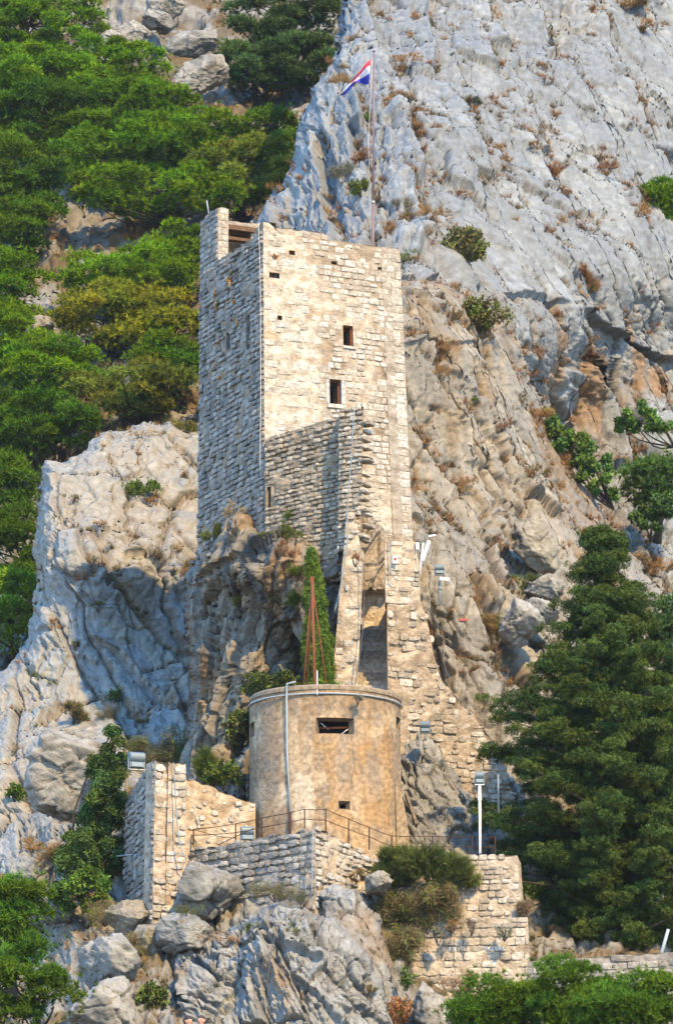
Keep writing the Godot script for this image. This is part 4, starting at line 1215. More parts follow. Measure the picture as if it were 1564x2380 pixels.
# ---------------------------------------------------------------- the round bunker
func build_bunker() -> void:
	var t := thing("bunker", "round tan concrete bunker with a wide gun slot below the tower", "bunker")
	var c := at_h(756, 30.5, 160.0)
	c.y = 0.0
	var R := 2.94
	var hb := 23.2
	var ht := 30.42
	var pt := func(a: float, h: float, r: float) -> Vector3: return c + Vector3(sin(a) * r, h, cos(a) * r)
	# openings (angle0, height0, angle1, height1, depth)
	var ang := func(x: float) -> float: return asin(clampf((x - 756.0) / 175.0, -1.0, 1.0))
	var hgt := func(y: float, d: float) -> float: return tan(PITCH + atan((1190.0 - y) / FOCAL)) * d
	var holes := [[ang.call(735), hgt.call(1705, 157.1), ang.call(822), hgt.call(1668, 157.1), 0.45], [ang.call(786), hgt.call(1881, 157.1), ang.call(813), hgt.call(1861, 157.1), 0.35], [-1.46, hgt.call(1722, 160), -1.2, hgt.call(1688, 160), 0.4], [1.2, hgt.call(1704, 160), 1.46, hgt.call(1676, 160), 0.4]]
	var rows := cuts(ht - hb, 0.1, holes.map(func(h): return [0, h[1] - hb, 0, h[3] - hb]), 1, 3)
	var cols := cuts(TAU, 0.022, holes.map(func(h): return [h[0] + PI, 0, h[2] + PI, 0]), 0, 2)
	var st := tool(true)
	var tone := func(a: float, h: float) -> Color:
		var p: Vector3 = pt.call(a, h, R)
		var nz := func(q: Vector3) -> float: return n_wall.get_noise_3dv(q)
		var k := mixc(Color(0.51, 0.385, 0.25), Color(0.42, 0.34, 0.25), smooth01(-0.1, 0.25, nz.call(p * Vector3(0.8, 0.45, 0.8))))
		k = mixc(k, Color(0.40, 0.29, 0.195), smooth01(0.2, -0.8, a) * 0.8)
		k = mixc(k, Color(0.64, 0.51, 0.345), smooth01(0.02, 0.14, nz.call(p * Vector3(1.1, 0.8, 1.1) + Vector3(7, 0, 0))) * 0.85)
		k = mixc(k, Color(0.49, 0.285, 0.09), smooth01(0.06, 0.2, nz.call(p * Vector3(1.3, 0.6, 1.3) + Vector3(0, 0, 21))) * smooth01(-0.5, -0.1, a) * 0.45)
		k = mixc(k, Color(0.46, 0.27, 0.10), smooth01(0.08, 0.22, nz.call(p * Vector3(4.0, 0.3, 4.0) + Vector3(0, 7, 0))) * 0.35)
		k = mixc(k, Color(0.34, 0.295, 0.235), smooth01(0.16, 0.26, nz.call(p * Vector3(2.0, 1.4, 2.0) + Vector3(3, 31, 0))) * 0.7)
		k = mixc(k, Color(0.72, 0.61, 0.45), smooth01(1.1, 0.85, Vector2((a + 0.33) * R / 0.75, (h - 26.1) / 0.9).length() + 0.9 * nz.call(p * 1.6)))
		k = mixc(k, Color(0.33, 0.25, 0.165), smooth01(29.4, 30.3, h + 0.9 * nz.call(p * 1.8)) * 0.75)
		k = mixc(k, Color(0.26, 0.20, 0.14), smooth01(0.3, 0.36, nz.call(p * 4.5)) * 0.6)
		for st0 in [[0.02, 1.2], [0.34, 0.9], [-0.28, 0.6], [0.62, 1.6]]:      # drips under the rim
			k = mixc(k, Color(0.36, 0.24, 0.12), exp(-pow((a - st0[0]) * R / 0.10 + 0.6 * nz.call(p * 1.5), 2.0)) * smooth01(30.4 - st0[1] * 1.6, 30.3, h) * 0.7)
		var line := absf(a - 0.36 - 0.03 * sin(h * 2.1) - 0.03 * nz.call(p * 2.0)) * R          # a long crack and faint shutter lines
		k = mixc(k, Color(0.26, 0.19, 0.13), smooth01(0.05, 0.01, line) * smooth01(26.0, 27.0, h) * 0.8)
		var seam := absf(fposmod(h, 1.22) - 0.6)
		k *= Color(0.97, 0.92, 0.85)
		return mixc(k, k * 0.82, smooth01(0.05, 0.0, seam) * smooth01(-0.1, 0.2, nz.call(p * 0.9)) * 0.6)
	for j in rows.size() - 1:
		for i in cols.size() - 1:
			var a0: float = cols[i] - PI; var a1: float = cols[i + 1] - PI
			var h0: float = rows[j] + hb; var h1: float = rows[j + 1] + hb
			var skip := false
			for h in holes:
				if (a0 + a1) * 0.5 > h[0] and (a0 + a1) * 0.5 < h[2] and (h0 + h1) * 0.5 > h[1] and (h0 + h1) * 0.5 < h[3]: skip = true
			if skip: continue
			var q := [[a0, h0], [a1, h0], [a1, h1], [a0, h1]]
			for k in [0, 2, 1, 0, 3, 2]:
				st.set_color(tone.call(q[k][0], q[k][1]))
				var rr: float = R + n_wall.get_noise_3dv(pt.call(q[k][0], q[k][1], R) * 0.8) * 0.035 + 0.05 * smooth01(26.0, 23.5, q[k][1])
				for h in holes:
					if q[k][0] > h[0] - 0.02 and q[k][0] < h[2] + 0.02 and q[k][1] > h[1] - 0.02 and q[k][1] < h[3] + 0.02: rr = R
				st.add_vertex(pt.call(q[k][0], q[k][1], rr))
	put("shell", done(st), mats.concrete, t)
	for k in holes.size():
		var h = holes[k]
		var sh := tool()
		sh.set_color(Color(0.30, 0.225, 0.15))
		var mid: float = (h[0] + h[2]) * 0.5
		var inset := 0.78 if k == 0 else (0.5 if k == 1 else 0.9)
		var rim := [pt.call(h[0], h[1], R), pt.call(h[2], h[1], R), pt.call(h[2], h[3], R), pt.call(h[0], h[3], R)]
		var ctr: Vector3 = (rim[0] + rim[1] + rim[2] + rim[3]) * 0.25
		if k == 1: ctr.y -= 0.02
		var inn := []
		for q in rim: inn.append(ctr + (q - ctr) * inset - Vector3(sin(mid), 0, cos(mid)) * (h[4] - 0.1))
		for i in 4: quad(sh, rim[i], rim[(i + 1) % 4], inn[(i + 1) % 4], inn[i])
		var slot := put("gun_slot" if k != 1 else "small_window", done(sh), mats.concrete, t)
		var dk := tool()
		var far := []
		for q in inn: far.append(q - Vector3(sin(mid), 0, cos(mid)) * 1.1)
		for i in 4: quad(dk, inn[i], inn[(i + 1) % 4], far[(i + 1) % 4], far[i])
		quad(dk, far[0], far[1], far[2], far[3])
		put("dark_room", done(dk), mats.dark, slot)
		if k == 0:
			one_tube("crossbar", [inn[0].lerp(inn[3], 0.42), inn[1].lerp(inn[2], 0.56)], 0.045, mats.rust, slot)
			one_tube("loose_rod", [inn[0].lerp(inn[3], 0.9).lerp(inn[1], 0.06), inn[0].lerp(inn[3], 0.5).lerp(inn[1], 0.32)], 0.016, mats.white_paint, slot)
			one_tube("loose_rod", [inn[0].lerp(inn[1], 0.76), inn[1].lerp(inn[2], 0.45)], 0.014, mats.white_paint, slot)
	# roof slab, a shade wider, and the door hood at its right foot
	st = tool()
	st.set_color(Color(0.36, 0.28, 0.19))
	lathe(st, c + Vector3(0, ht, 0), Basis.IDENTITY, [Vector2(R - 0.05, 0.0), Vector2(R + 0.035, 0.01), Vector2(R + 0.035, 0.16), Vector2(R - 0.03, 0.21), Vector2(0.0, 0.28)], 72)
	put("roof_slab", done(st), mats.concrete, t)
	st = tool()
	st.set_color(Color(0.42, 0.31, 0.19))
	var e0: Vector3 = pt.call(1.25, 0, R)
	var hood := func(x, y, d): return at(x, y, d)
	var prof := [Vector3(0.0, 23.2, 0.3), Vector3(0.52, 23.2, 0.3), Vector3(0.42, 25.1, 0.3), Vector3(0.2, 26.6, 0.3), Vector3(-0.1, 27.3, 0.3)]
	for i in range(1, prof.size()):
		pass
	var z := Vector3(0, 0, -1.4)
	for i in range(1, prof.size() - 1): quad(st, e0 + prof[i], e0 + prof[i] + z, e0 + prof[i + 1] + z, e0 + prof[i + 1])
	for i in range(1, prof.size() - 1):
		for p in [prof[0], prof[i + 1], prof[i]]: st.add_vertex(e0 + p)
	put("buttress", done(st), mats.concrete, t)
	st = tool()
	st.set_color(Color(0.30, 0.22, 0.14))
	var bq := Basis(Vector3(0, 0, 1), -0.30)
	box(st, e0 + Vector3(0.52, 26.1, 0.05), Vector3(0.1, 1.35, 0.9), Basis(Vector3(0, 0, 1), 0.32), 0.02)
	put("door_hood", done(st), mats.concrete, t)
	# pipes on the bunker
	var pipe := []
	for k in 41:
		var a := -1.62 + 3.24 * k / 40.0
		pipe.append(pt.call(a, 30.27, R + 0.055))
	var rp := one_tube("ring_conduit", pipe, 0.032, mats.galvanised)
	tag(rp, "grey pipe running round the bunker just under its roof", "pipe")
	var a2: float = ang.call(672)
	var a3: float = ang.call(680)
	rp = one_tube("down_conduit", [pt.call(a2 + 0.12, 30.75, R + 0.1), pt.call(a2, 30.7, R + 0.1), pt.call(a2, 30.2, R + 0.13), pt.call(a2, 28.0, R + 0.08), pt.call(a3, 25.7, R + 0.09)], 0.04, mats.galvanised)
	tag(rp, "grey vertical pipe down the left front of the bunker", "pipe")
	rp = one_tube("rusty_stake", [pt.call(a3, 25.68, R + 0.12), pt.call(a3, 23.4, R + 0.12)], 0.055, mats.iron)
	tag(rp, "rusty stake carrying the foot of the bunker's vertical pipe", "post")

# ---------------------------------------------------------------- boulders
func boulder_mesh(sd: int, r: Vector3, col: Color, cracks := 0.16) -> ArrayMesh:     # facets cut by random planes, then split and roughened
	var g := RandomNumberGenerator.new()
	g.seed = sd
	var planes := []
	for k in 22:
		var n := Vector3(g.randfn(), g.randfn(), g.randfn()).normalized()
		planes.append([n, g.randf_range(0.62, 1.0)])
	var nu := 104
	var nv := 64
	var off := Vector3(sd * 1.7, sd * 0.3, sd * 0.9)
	var size := clampf(minf(r.x, r.y) * 0.55, 0.22, 0.7)
	var p := PackedVector3Array(); var c := PackedColorArray(); var idx := PackedInt32Array()
	for j in nv + 1:
		for i in nu + 1:
			var th := PI * j / nv
			var ph := TAU * (i % nu) / nu
			var d := Vector3(sin(th) * cos(ph), cos(th), sin(th) * sin(ph))
			var q := 1.12
			for pl in planes:
				var k: float = d.dot(pl[0])
				if k > 0.05: q = minf(q, pl[1] / k)
			var v := d * q * r
			var w := v + off
			var b1 := facet(w / (size * 1.7) + Vector3(n_mid.get_noise_3dv(w), 0, 0) * 0.3)
			var b2 := facet(w / (size * 0.6) * Vector3(1.0, 1.5, 1.0))
			var e := (1.0 - smooth01(0.0, 0.06, b1.z)) * (1.0 if sd % 2 else 0.4)
			var lift := (b1.x * 0.5 + b1.y * 0.3) * size * 0.45 + (b2.x * 0.5 + b2.y * 0.25) * size * 0.14 + (facet(w / (size * 0.22)).x * 0.5) * size * 0.06 + n_fine.get_noise_3dv(w) * 0.06 - e * size * cracks
			v += (d * Vector3(r.y, r.x, r.y)).normalized() * lift
			p.append(v)
			var t := n_tint.get_noise_3dv(w * Vector3(4.0, 1.5, 4.0))
			c.append(mixc(mixc(col, col * 0.66, smooth01(0.0, 0.35, t)), Color(0.2, 0.16, 0.12), e * 0.5) * ROCK_TONE)
	for j in nv:
		for i in nu:
			var a := j * (nu + 1) + i
			idx.append_array(PackedInt32Array([a, a + nu + 1, a + 1, a + 1, a + nu + 1, a + nu + 2]))
	var arr := []
	arr.resize(Mesh.ARRAY_MAX)
	arr[Mesh.ARRAY_VERTEX] = p; arr[Mesh.ARRAY_COLOR] = c; arr[Mesh.ARRAY_INDEX] = idx
	var m := ArrayMesh.new()
	m.add_surface_from_arrays(Mesh.PRIMITIVE_TRIANGLES, arr)
	var st := SurfaceTool.new()
	st.create_from(m, 0)
	st.generate_normals()
	return st.commit()

func boulder(label: String, x0: float, y0: float, x1: float, y1: float, d: float, sd: int, turn := 0.0, col := Color(0.44, 0.43, 0.41), deep := 1.0) -> void:
	var c := at((x0 + x1) * 0.5, (y0 + y1) * 0.5, d)
	var per := (c.y * sp - c.z * cp) / FOCAL
	var rx := (x1 - x0) * 0.5 * per * 1.1
	var ry := (y1 - y0) * 0.5 * per * 1.1
	var o := put("boulder", boulder_mesh(sd, Vector3(rx, ry, minf(rx, ry) * 1.3 * deep), col), mats.rock)
	o.transform = Transform3D(Basis(Vector3(0, 0, 1), turn), c)
	tag(o, label, "boulder", "boulders on the slope")

func build_boulders() -> void:
	var grey := Color(0.53, 0.52, 0.50); var warm := Color(0.54, 0.48, 0.40); var pale := Color(0.60, 0.575, 0.53)
	boulder("smooth grey boulder leaning against the terrace wall beside the corner wall", 392, 2018, 545, 2150, 155.0, 1, 0.1, grey)
	boulder("large rounded pale boulder standing alone near the bottom left", 184, 2168, 334, 2298, 151.5, 2, -0.2, Color(0.58, 0.565, 0.53))
	boulder("pale boulder lying under the lone rounded boulder at the bottom left", 165, 2280, 315, 2420, 149.5, 3, 0.5, pale)
	boulder("pale boulder perched below the terrace wall at the head of the long slab", 850, 2018, 912, 2085, 153.0, 8, 0.3, warm)
	boulder("pointed pale rock at the foot of the retaining wall", 958, 2288, 1040, 2410, 150.0, 9, 0.3, pale)
	boulder("grey rock wedged under the smooth boulder by the terrace wall", 372, 2120, 500, 2225, 153.0, 10, 0.2, grey)
	boulder("small pinkish rock at the foot of the corner wall", 250, 2095, 350, 2170, 156.0, 12, 0.0, warm)
	boulder("tan rock on the slope left of the huge crag's base", 300, 2150, 385, 2260, 154.0, 13, 0.3, warm)
	boulder("pointed tan rock with a grassy flank just left of the bunker", 462, 1722, 528, 1830, 161.0, 14, -0.4, Color(0.5, 0.4, 0.29))
	boulder("long pale rock on the left below the shaded buttress", 75, 1705, 262, 1900, 163.5, 15, 0.55, pale)
	boulder("pale boulder on the ridge just left of the conifer's upper crown", 1165, 1402, 1258, 1500, 171.0, 17, 0.2, pale)
	boulder("small pale boulder on the ridge behind the conifer, above its neighbour", 1222, 1392, 1300, 1455, 172.5, 18, 0.0, pale)
	boulder("whitish boulder among dry grass left of the conifer's tip", 1225, 1338, 1310, 1400, 175.0, 19, 0.1, Color(0.62, 0.59, 0.53))
	boulder("tall smooth slab standing on the ridge left of the conifer's tip", 1195, 1195, 1290, 1335, 178.0, 20, 0.3, Color(0.57, 0.52, 0.44), 0.6)
	boulder("rounded rock at the foot of the slender cypress", 680, 1340, 770, 1520, 166.0, 23, 0.2, Color(0.45, 0.40, 0.34))
	boulder("largest pale block among the bare rocks left of the dark gully pines", 262, 55, 350, 130, 273.0, 31, 0.2, pale)
	boulder("rounded pale block at the top edge among the bare upper rocks", 345, -20, 425, 42, 277.0, 32, 0.0, pale)
	boulder("pale block between the two big blocks of the bare upper rocks", 335, 20, 400, 75, 273.0, 33, -0.3, grey)
	boulder("tilted pale slab above the gully pines' left side", 390, 66, 520, 130, 270.5, 34, 0.5, grey, 0.7)
	boulder("pale broken rock on the slope above the broad pine", 400, 140, 540, 220, 266.5, 35, 0.3, pale, 0.7)
	boulder("pale rock at the left end of the bare upper rocks", 228, 70, 290, 125, 272.0, 36, 0.0, pale)
	boulder("pale rock at the lower rim of the tan clearing", 185, 590, 250, 630, 249.0, 37, 0.0, pale)
	boulder("grey rocks under the shaded cleft at the left", 50, 740, 130, 800, 241.0, 38, 0.2, warm)
	boulder("grey rock half hidden by dry grass at the lower left edge", 20, 1990, 130, 2090, 163.0, 24, 0.3, grey)
	boulder("low rock in shadow at the left end of the boulders", 80, 2060, 190, 2150, 160.0, 25, 0.2, grey)

# ---------------------------------------------------------------- plants
var shapes := {}

func tuft_mesh(sd: int, blades: int, length: float, width: float, spread: float, col: Color) -> ArrayMesh:   # blades fanning up from one root
	var g := RandomNumberGenerator.new()
	g.seed = sd
	var st := tool()
	for k in blades:
		var a := g.randf() * TAU
		var lean := sqrt(g.randf()) * spread
		var dir := Vector3(cos(a) * sin(lean), cos(lean), sin(a) * sin(lean))
		var side := dir.cross(Vector3(g.randfn(), g.randfn(), g.randfn())).normalized() * width
		var l := length * g.randf_range(0.55, 1.1)
		var c := col * g.randf_range(0.75, 1.25)
		c.a = 1.0
		st.set_color(c)
		var root := Vector3(g.randf_range(-1, 1), 0, g.randf_range(-1, 1)) * length * 0.12
		for p in [root - side, root + dir * l + Vector3(0, -0.18 * l * lean, 0), root + side]: st.add_vertex(p)
	return done(st)

func clump_mesh(sd: int, leaves: int, size: float, slim: float) -> ArrayMesh:       # leaf-sized faces scattered in a unit ball
	var g := RandomNumberGenerator.new()
	g.seed = sd
	var st := tool()
	for k in leaves:
		var c := Vector3(g.randfn(), g.randfn(), g.randfn()).normalized() * pow(g.randf(), 0.4) * 0.5
		var a := (c.normalized() + Vector3(g.randfn(), g.randfn(), g.randfn()) * 0.6).normalized()
		var b := a.cross(Vector3(g.randfn(), g.randfn(), g.randfn())).normalized() * slim
		var s := size * g.randf_range(0.7, 1.3)
		st.set_color(Color(1, 1, 1) * g.randf_range(0.8, 1.15))
		quad(st, c - a * s, c - b * s, c + a * s, c + b * s)
	return done(st)

func make_plant_shapes() -> void:
	shapes.needle = tuft_mesh(801, 12, 1.0, 0.085, 1.3, Color(1, 1, 1))
	shapes.blade = tuft_mesh(802, 14, 1.0, 0.035, 0.8, Color(1, 1, 1))
	shapes.broom = tuft_mesh(803, 16, 1.0, 0.03, 0.6, Color(1, 1, 1))
	shapes.leaf = clump_mesh(804, 12, 0.20, 0.55)
	shapes.spray = clump_mesh(805, 14, 0.26, 0.26)
	shapes.twig = clump_mesh(806, 9, 0.34, 0.06)

func multi(called: String, mesh: Mesh, list: Array, cols: Array, mat: Material, parent: Node) -> MultiMeshInstance3D:
	var mm := MultiMesh.new()
	mm.transform_format = MultiMesh.TRANSFORM_3D
	mm.use_colors = true
	mm.mesh = mesh
	mm.instance_count = list.size()
	for i in list.size():
		mm.set_instance_transform(i, list[i])
		mm.set_instance_color(i, cols[i])
	var o := MultiMeshInstance3D.new()
	o.multimesh = mm
	o.material_override = mat
	if parent == null:
		o.name = numbered(called)
		add_child(o, true)
	else:
		o.name = called
		parent.add_child(o, true)
		o.set_meta("kind", "stuff")
	return o

func upright(g: RandomNumberGenerator, y: Vector3, size: float) -> Basis:
	var x := y.cross(Vector3(g.randfn(), g.randfn(), g.randfn())).normalized()
	return Basis(x * size, y * size, x.cross(y) * size)

func vary(g: RandomNumberGenerator, c: Color, hue := 0.12, val := 0.22) -> Color:
	var v := 1.0 + g.randf_range(-val, val)
	var h := g.randf_range(-hue, hue)
	return Color(c.r * v * (1.0 + h), c.g * v, c.b * v * (1.0 - h))

# a rounded pad of foliage
func pad(g: RandomNumberGenerator, list: Array, cols: Array, c: Vector3, r: Vector3, n: int, size: float, col: Color, lift := 0.8, under := 0.2) -> void:
	var tone := vary(g, col, 0.16, 0.3)
	for k in n:
		var d := Vector3(g.randfn(), g.randfn(), g.randfn()).normalized()
		if d.y < -0.15 and g.randf() > under: d.y = -d.y
		var p := c + d * r * (sqrt(g.randf_range(0.3, 1.05)) if g.randf() < 0.75 else absf(g.randfn(0.9, 0.35)))
		list.append(Transform3D(upright(g, (d + Vector3.UP * lift).normalized(), size * g.randf_range(0.7, 1.25)), p))
		cols.append(vary(g, tone, 0.08, 0.32))

func limb(st: SurfaceTool, g: RandomNumberGenerator, a: Vector3, b: Vector3, r0: float, r1: float, sag := 0.15) -> void:
	var m := a.lerp(b, 0.5) + Vector3(g.randfn(), g.randfn() - 1.0, g.randfn()) * a.distance_to(b) * sag * 0.5
	tube(st, spline([a, m, b], 3), r0, r1, 5)

# umbrella-headed pine: crown seen within rx, ry of (cx, cy), rooted on the hillside under it
func pine(label: String, cx: float, cy: float, rx: float, ry: float, sd: int, col: Color, d := -1.0, floor_d := -1.0, dense := 1.0, fine := 1.0) -> void:
	var g := RandomNumberGenerator.new()
	g.seed = 7000 + sd
	var base: Vector3 = on_face("hillside", cx + g.randf_range(-0.2, 0.2) * rx, cy + ry * 1.05) if floor_d < 0.0 else at(cx, cy + ry * 1.2, floor_d)
	var dd: float = -base.z - 1.5 if d < 0.0 else d
	var c := at(cx, cy, dd)
	var per := (c.y * sp - c.z * cp) / FOCAL
	var R := Vector3(rx * per, ry * per, minf(rx * per, 4.0) * 0.75)
	var t := thing("pine_tree", label, "pine tree", base, "pines on the mountainside")
	c -= base
	var head := c + Vector3(0, R.y * 0.35, 0)
	var st := tool(true)
	var foot := Vector3(0, -1.2, 0)
	var bole := spline([foot, foot.lerp(head, 0.4) + Vector3(g.randfn() * 0.3, 0, 0), head], 5)
	tube(st, bole, 0.26, 0.06, 7)
	var pads := []
	var n := int(clampf(R.x * R.y * 2.6 * dense, 12, 75))
	var tries := 0
	while pads.size() < n and tries < 4000:
		tries += 1
		var a := g.randf() * TAU
		var q := sqrt(g.randf())
		var p := Vector3(cos(a) * q * 0.86, sin(a) * q * 0.86, 0)
		p.z = g.randf_range(-1.0, 1.0) * sqrt(maxf(0.0, 1.0 - q * q)) + 0.25
		p = p * R
		var ok := true
		for o in pads:
			if o.distance_to(c + p) < 0.8: ok = false
		if ok or tries > 3000: pads.append(c + p)
	var list := []; var cols := []
	for p in pads:
		var s := g.randf_range(0.65, 1.3)
		pad(g, list, cols, p, Vector3(1.0, g.randf_range(0.42, 0.75), 0.9) * s * (0.55 + 0.45 * fine), int(110 * s / fine), 0.38 * fine, col, 0.9, 0.25)
		var k := clampf((p.y - foot.y) / (head.y - foot.y) - 0.15, 0.25, 0.98)
		limb(st, g, bole[int(k * (bole.size() - 1))], p - Vector3(0, 0.2, 0), 0.075, 0.02)
	put("trunk", done(st), mats.bark, t)
	multi("crown", shapes.needle, list, cols, mats.needles, t)

func build_trees() -> void:
	make_plant_shapes()
	var fresh := Color(0.118, 0.222, 0.008); var deep := Color(0.076, 0.148, 0.009); var gold := Color(0.215, 0.225, 0.016); var blue := Color(0.07, 0.115, 0.03)
	var P := [
		["bright green pine filling the top left corner", 80, 60, 150, 100, fresh],
		["pine left of the bare rocks, second from the top edge", 250, 190, 140, 85, fresh],
		["pine at the left edge below the one in the top left corner", 50, 195, 120, 85, fresh],
		["broad pine just below the bare upper rocks", 330, 275, 130, 75, fresh],
		["pine at the left edge above the dark gap with bare trunks", 110, 280, 130, 65, deep],
		["pine standing halfway between the upper rocks and the tower top", 450, 340, 120, 75, fresh],
		["pine whose crown rises behind the tower's raised back corner", 560, 410, 120, 70, Color(0.16, 0.21, 0.025)],
		["wide low pine above the tan clearing", 290, 370, 150, 60, fresh],
		["flat spreading pine at the upper rim of the tan clearing", 370, 455, 190, 48, fresh],
		["pine at the left edge level with the tower top", 60, 420, 105, 95, deep],
		["small pine at the left edge beside the tan clearing", 40, 535, 95, 60, deep],
		["slender pine leaning against the cliff's left edge", 625, 330, 60, 75, deep],
		["dark pine at the top middle in the gully beside the cliff", 665, 60, 120, 80, blue],
		["dark pine on the rocks left of the flag", 610, 160, 95, 55, blue],
		["lower dark pine in the gully left of the flag", 715, 145, 65, 60, blue],
		["bushy pine below the tan clearing", 290, 655, 130, 65, fresh],
		["pine squeezed against the tower's upper left edge", 405, 590, 75, 60, fresh],
		["golden green pine left of the tower's slit windows", 270, 740, 140, 60, gold],
		["golden pine touching the tower's shaded side", 395, 775, 80, 75, gold],
		["umbrella pine just above the pale buttress", 300, 915, 130, 55, Color(0.16, 0.19, 0.025)],
		["dark pine between golden pines and the umbrella pine", 400, 850, 70, 55, deep],
		["narrow pine at the left edge beside the shaded cleft", 25, 680, 60, 90, fresh],
		["pine at the left edge below the shaded cleft", 40, 800, 65, 70, fresh],
		["dense pine left of the umbrella pine", 110, 880, 110, 70, fresh],
		["pine directly above the buttress's left shoulder", 130, 995, 95, 60, deep],
		["pine at the left edge level with the buttress top", 30, 980, 75, 75, deep],
		["bright pine at the left edge beside the upper buttress", 30, 1270, 65, 70, deep],
		["round pine at the left edge beside the shaded buttress face", 30, 1420, 58, 80, Color(0.15, 0.25, 0.018)],
		["small pine peeping past the left edge above the dark trunks", 20, 1130, 60, 55, deep],
	]
	for k in P.size():
		var q = P[k]
		pine(q[0], q[1], q[2], q[3] * 1.2, q[4] * 1.2, k, q[5], -1.0, -1.0, 1.35)
	# nearer trees along the bottom and right edges
	pine("pine in the bottom left corner", 60, 2290, 115, 95, 101, Color(0.085, 0.155, 0.014), 142.0, 143.5, 2.0, 0.7)
	pine("pine rising at the left edge above the bottom left corner", 30, 2130, 55, 90, 102, Color(0.085, 0.155, 0.014), 146.0, 148.0, 2.0, 0.7)
	pine("bushy young pine below the retaining wall, leftmost of the bottom row", 1130, 2352, 75, 60, 103, Color(0.085, 0.155, 0.014), 132.0, 133.0, 2.6, 0.52)
	pine("tallest young pine of the bottom row, in front of the boundary wall", 1325, 2320, 95, 85, 104, Color(0.085, 0.155, 0.014), 131.0, 132.0, 2.6, 0.52)
	pine("young pine in the bottom right corner", 1510, 2335, 85, 60, 105, Color(0.085, 0.155, 0.014), 130.0, 131.0, 2.6, 0.52)
	pine("young pine between the bottom row's tallest tree and its leftmost one", 1220, 2345, 70, 55, 106, Color(0.085, 0.155, 0.014), 133.0, 134.0, 2.6, 0.52)
	pine("young pine under the boundary wall, second from the right edge", 1420, 2350, 70, 50, 107, Color(0.085, 0.155, 0.014), 129.0, 130.0, 2.6, 0.52)
	pine("pine at the right edge overlapping the big conifer", 1555, 1690, 95, 95, 108, Color(0.12, 0.20, 0.025), 164.0, 166.0, 1.2)
	pine("lower pine at the right edge behind the big conifer", 1570, 1900, 85, 130, 109, deep, 166.0, 167.0, 1.2)
	pine("blue green pine at the right edge above the big conifer's shoulder", 1565, 1500, 55, 90, 110, blue, 172.0, 173.0, 1.2)
	pine("small pine clinging to the high cliff at the right edge", 1530, 480, 42, 48, 111, fresh * 0.9, 231.0, 232.0, 1.0)
	pine("dark tree against the cliff right of the conifer's tip", 1525, 1130, 62, 65, 112, Color(0.09, 0.15, 0.03), 203.0, 204.5, 1.4)
	conifer()
	cypress("slender dark cypress growing behind the bunker roof", 741, 1610, 1288, 47, 163.2, 120, Color(0.11, 0.17, 0.025))
	# loose dark evergreens at the left
	leafy("dark evergreen growing along the left side of the corner wall", "evergreen", [[262, 1700, 30], [258, 1745, 40], [240, 1790, 46], [275, 1800, 44], [250, 1850, 58], [215, 1880, 46], [280, 1880, 44], [235, 1930, 60], [200, 1960, 56], [260, 1975, 46], [185, 2015, 60], [235, 2020, 50], [150, 2005, 40]], 160.5, 130, Color(0.06, 0.10, 0.025), "spray", 0.34)
	leafy("leafy green bush below the corner wall at the left", "bush", [[190, 2060, 52], [235, 2055, 44], [150, 2080, 46], [205, 2095, 44]], 158.5, 131, Color(0.09, 0.155, 0.025), "leaf", 0.36)
	leafy("spreading green tree in the gully right of the rock ridge", "tree", [[1270, 975, 26], [1290, 995, 34], [1315, 1000, 30], [1335, 1025, 38], [1300, 1040, 34], [1365, 1050, 38], [1330, 1070, 34], [1385, 1085, 36], [1355, 1105, 30], [1405, 1115, 30], [1380, 1130, 24], [1425, 1150, 20]], 196.0, 132, Color(0.10, 0.17, 0.035), "leaf", 0.42)
	leafy("flat green tree growing from the foot of the high cliff near the right edge", "tree", [[1440, 985, 20], [1465, 970, 28], [1490, 960, 28], [1515, 975, 28], [1480, 990, 24], [1540, 990, 28], [1565, 1000, 26], [1520, 1000, 22]], 212.0, 133, Color(0.10, 0.18, 0.035), "leaf", 0.42)
	leafy("shadowed thicket at the right edge below the cliff foot", "bush", [[1490, 1195, 34], [1520, 1185, 36], [1550, 1190, 40], [1510, 1215, 30]], 200.0, 134, Color(0.07, 0.12, 0.03), "leaf", 0.4)

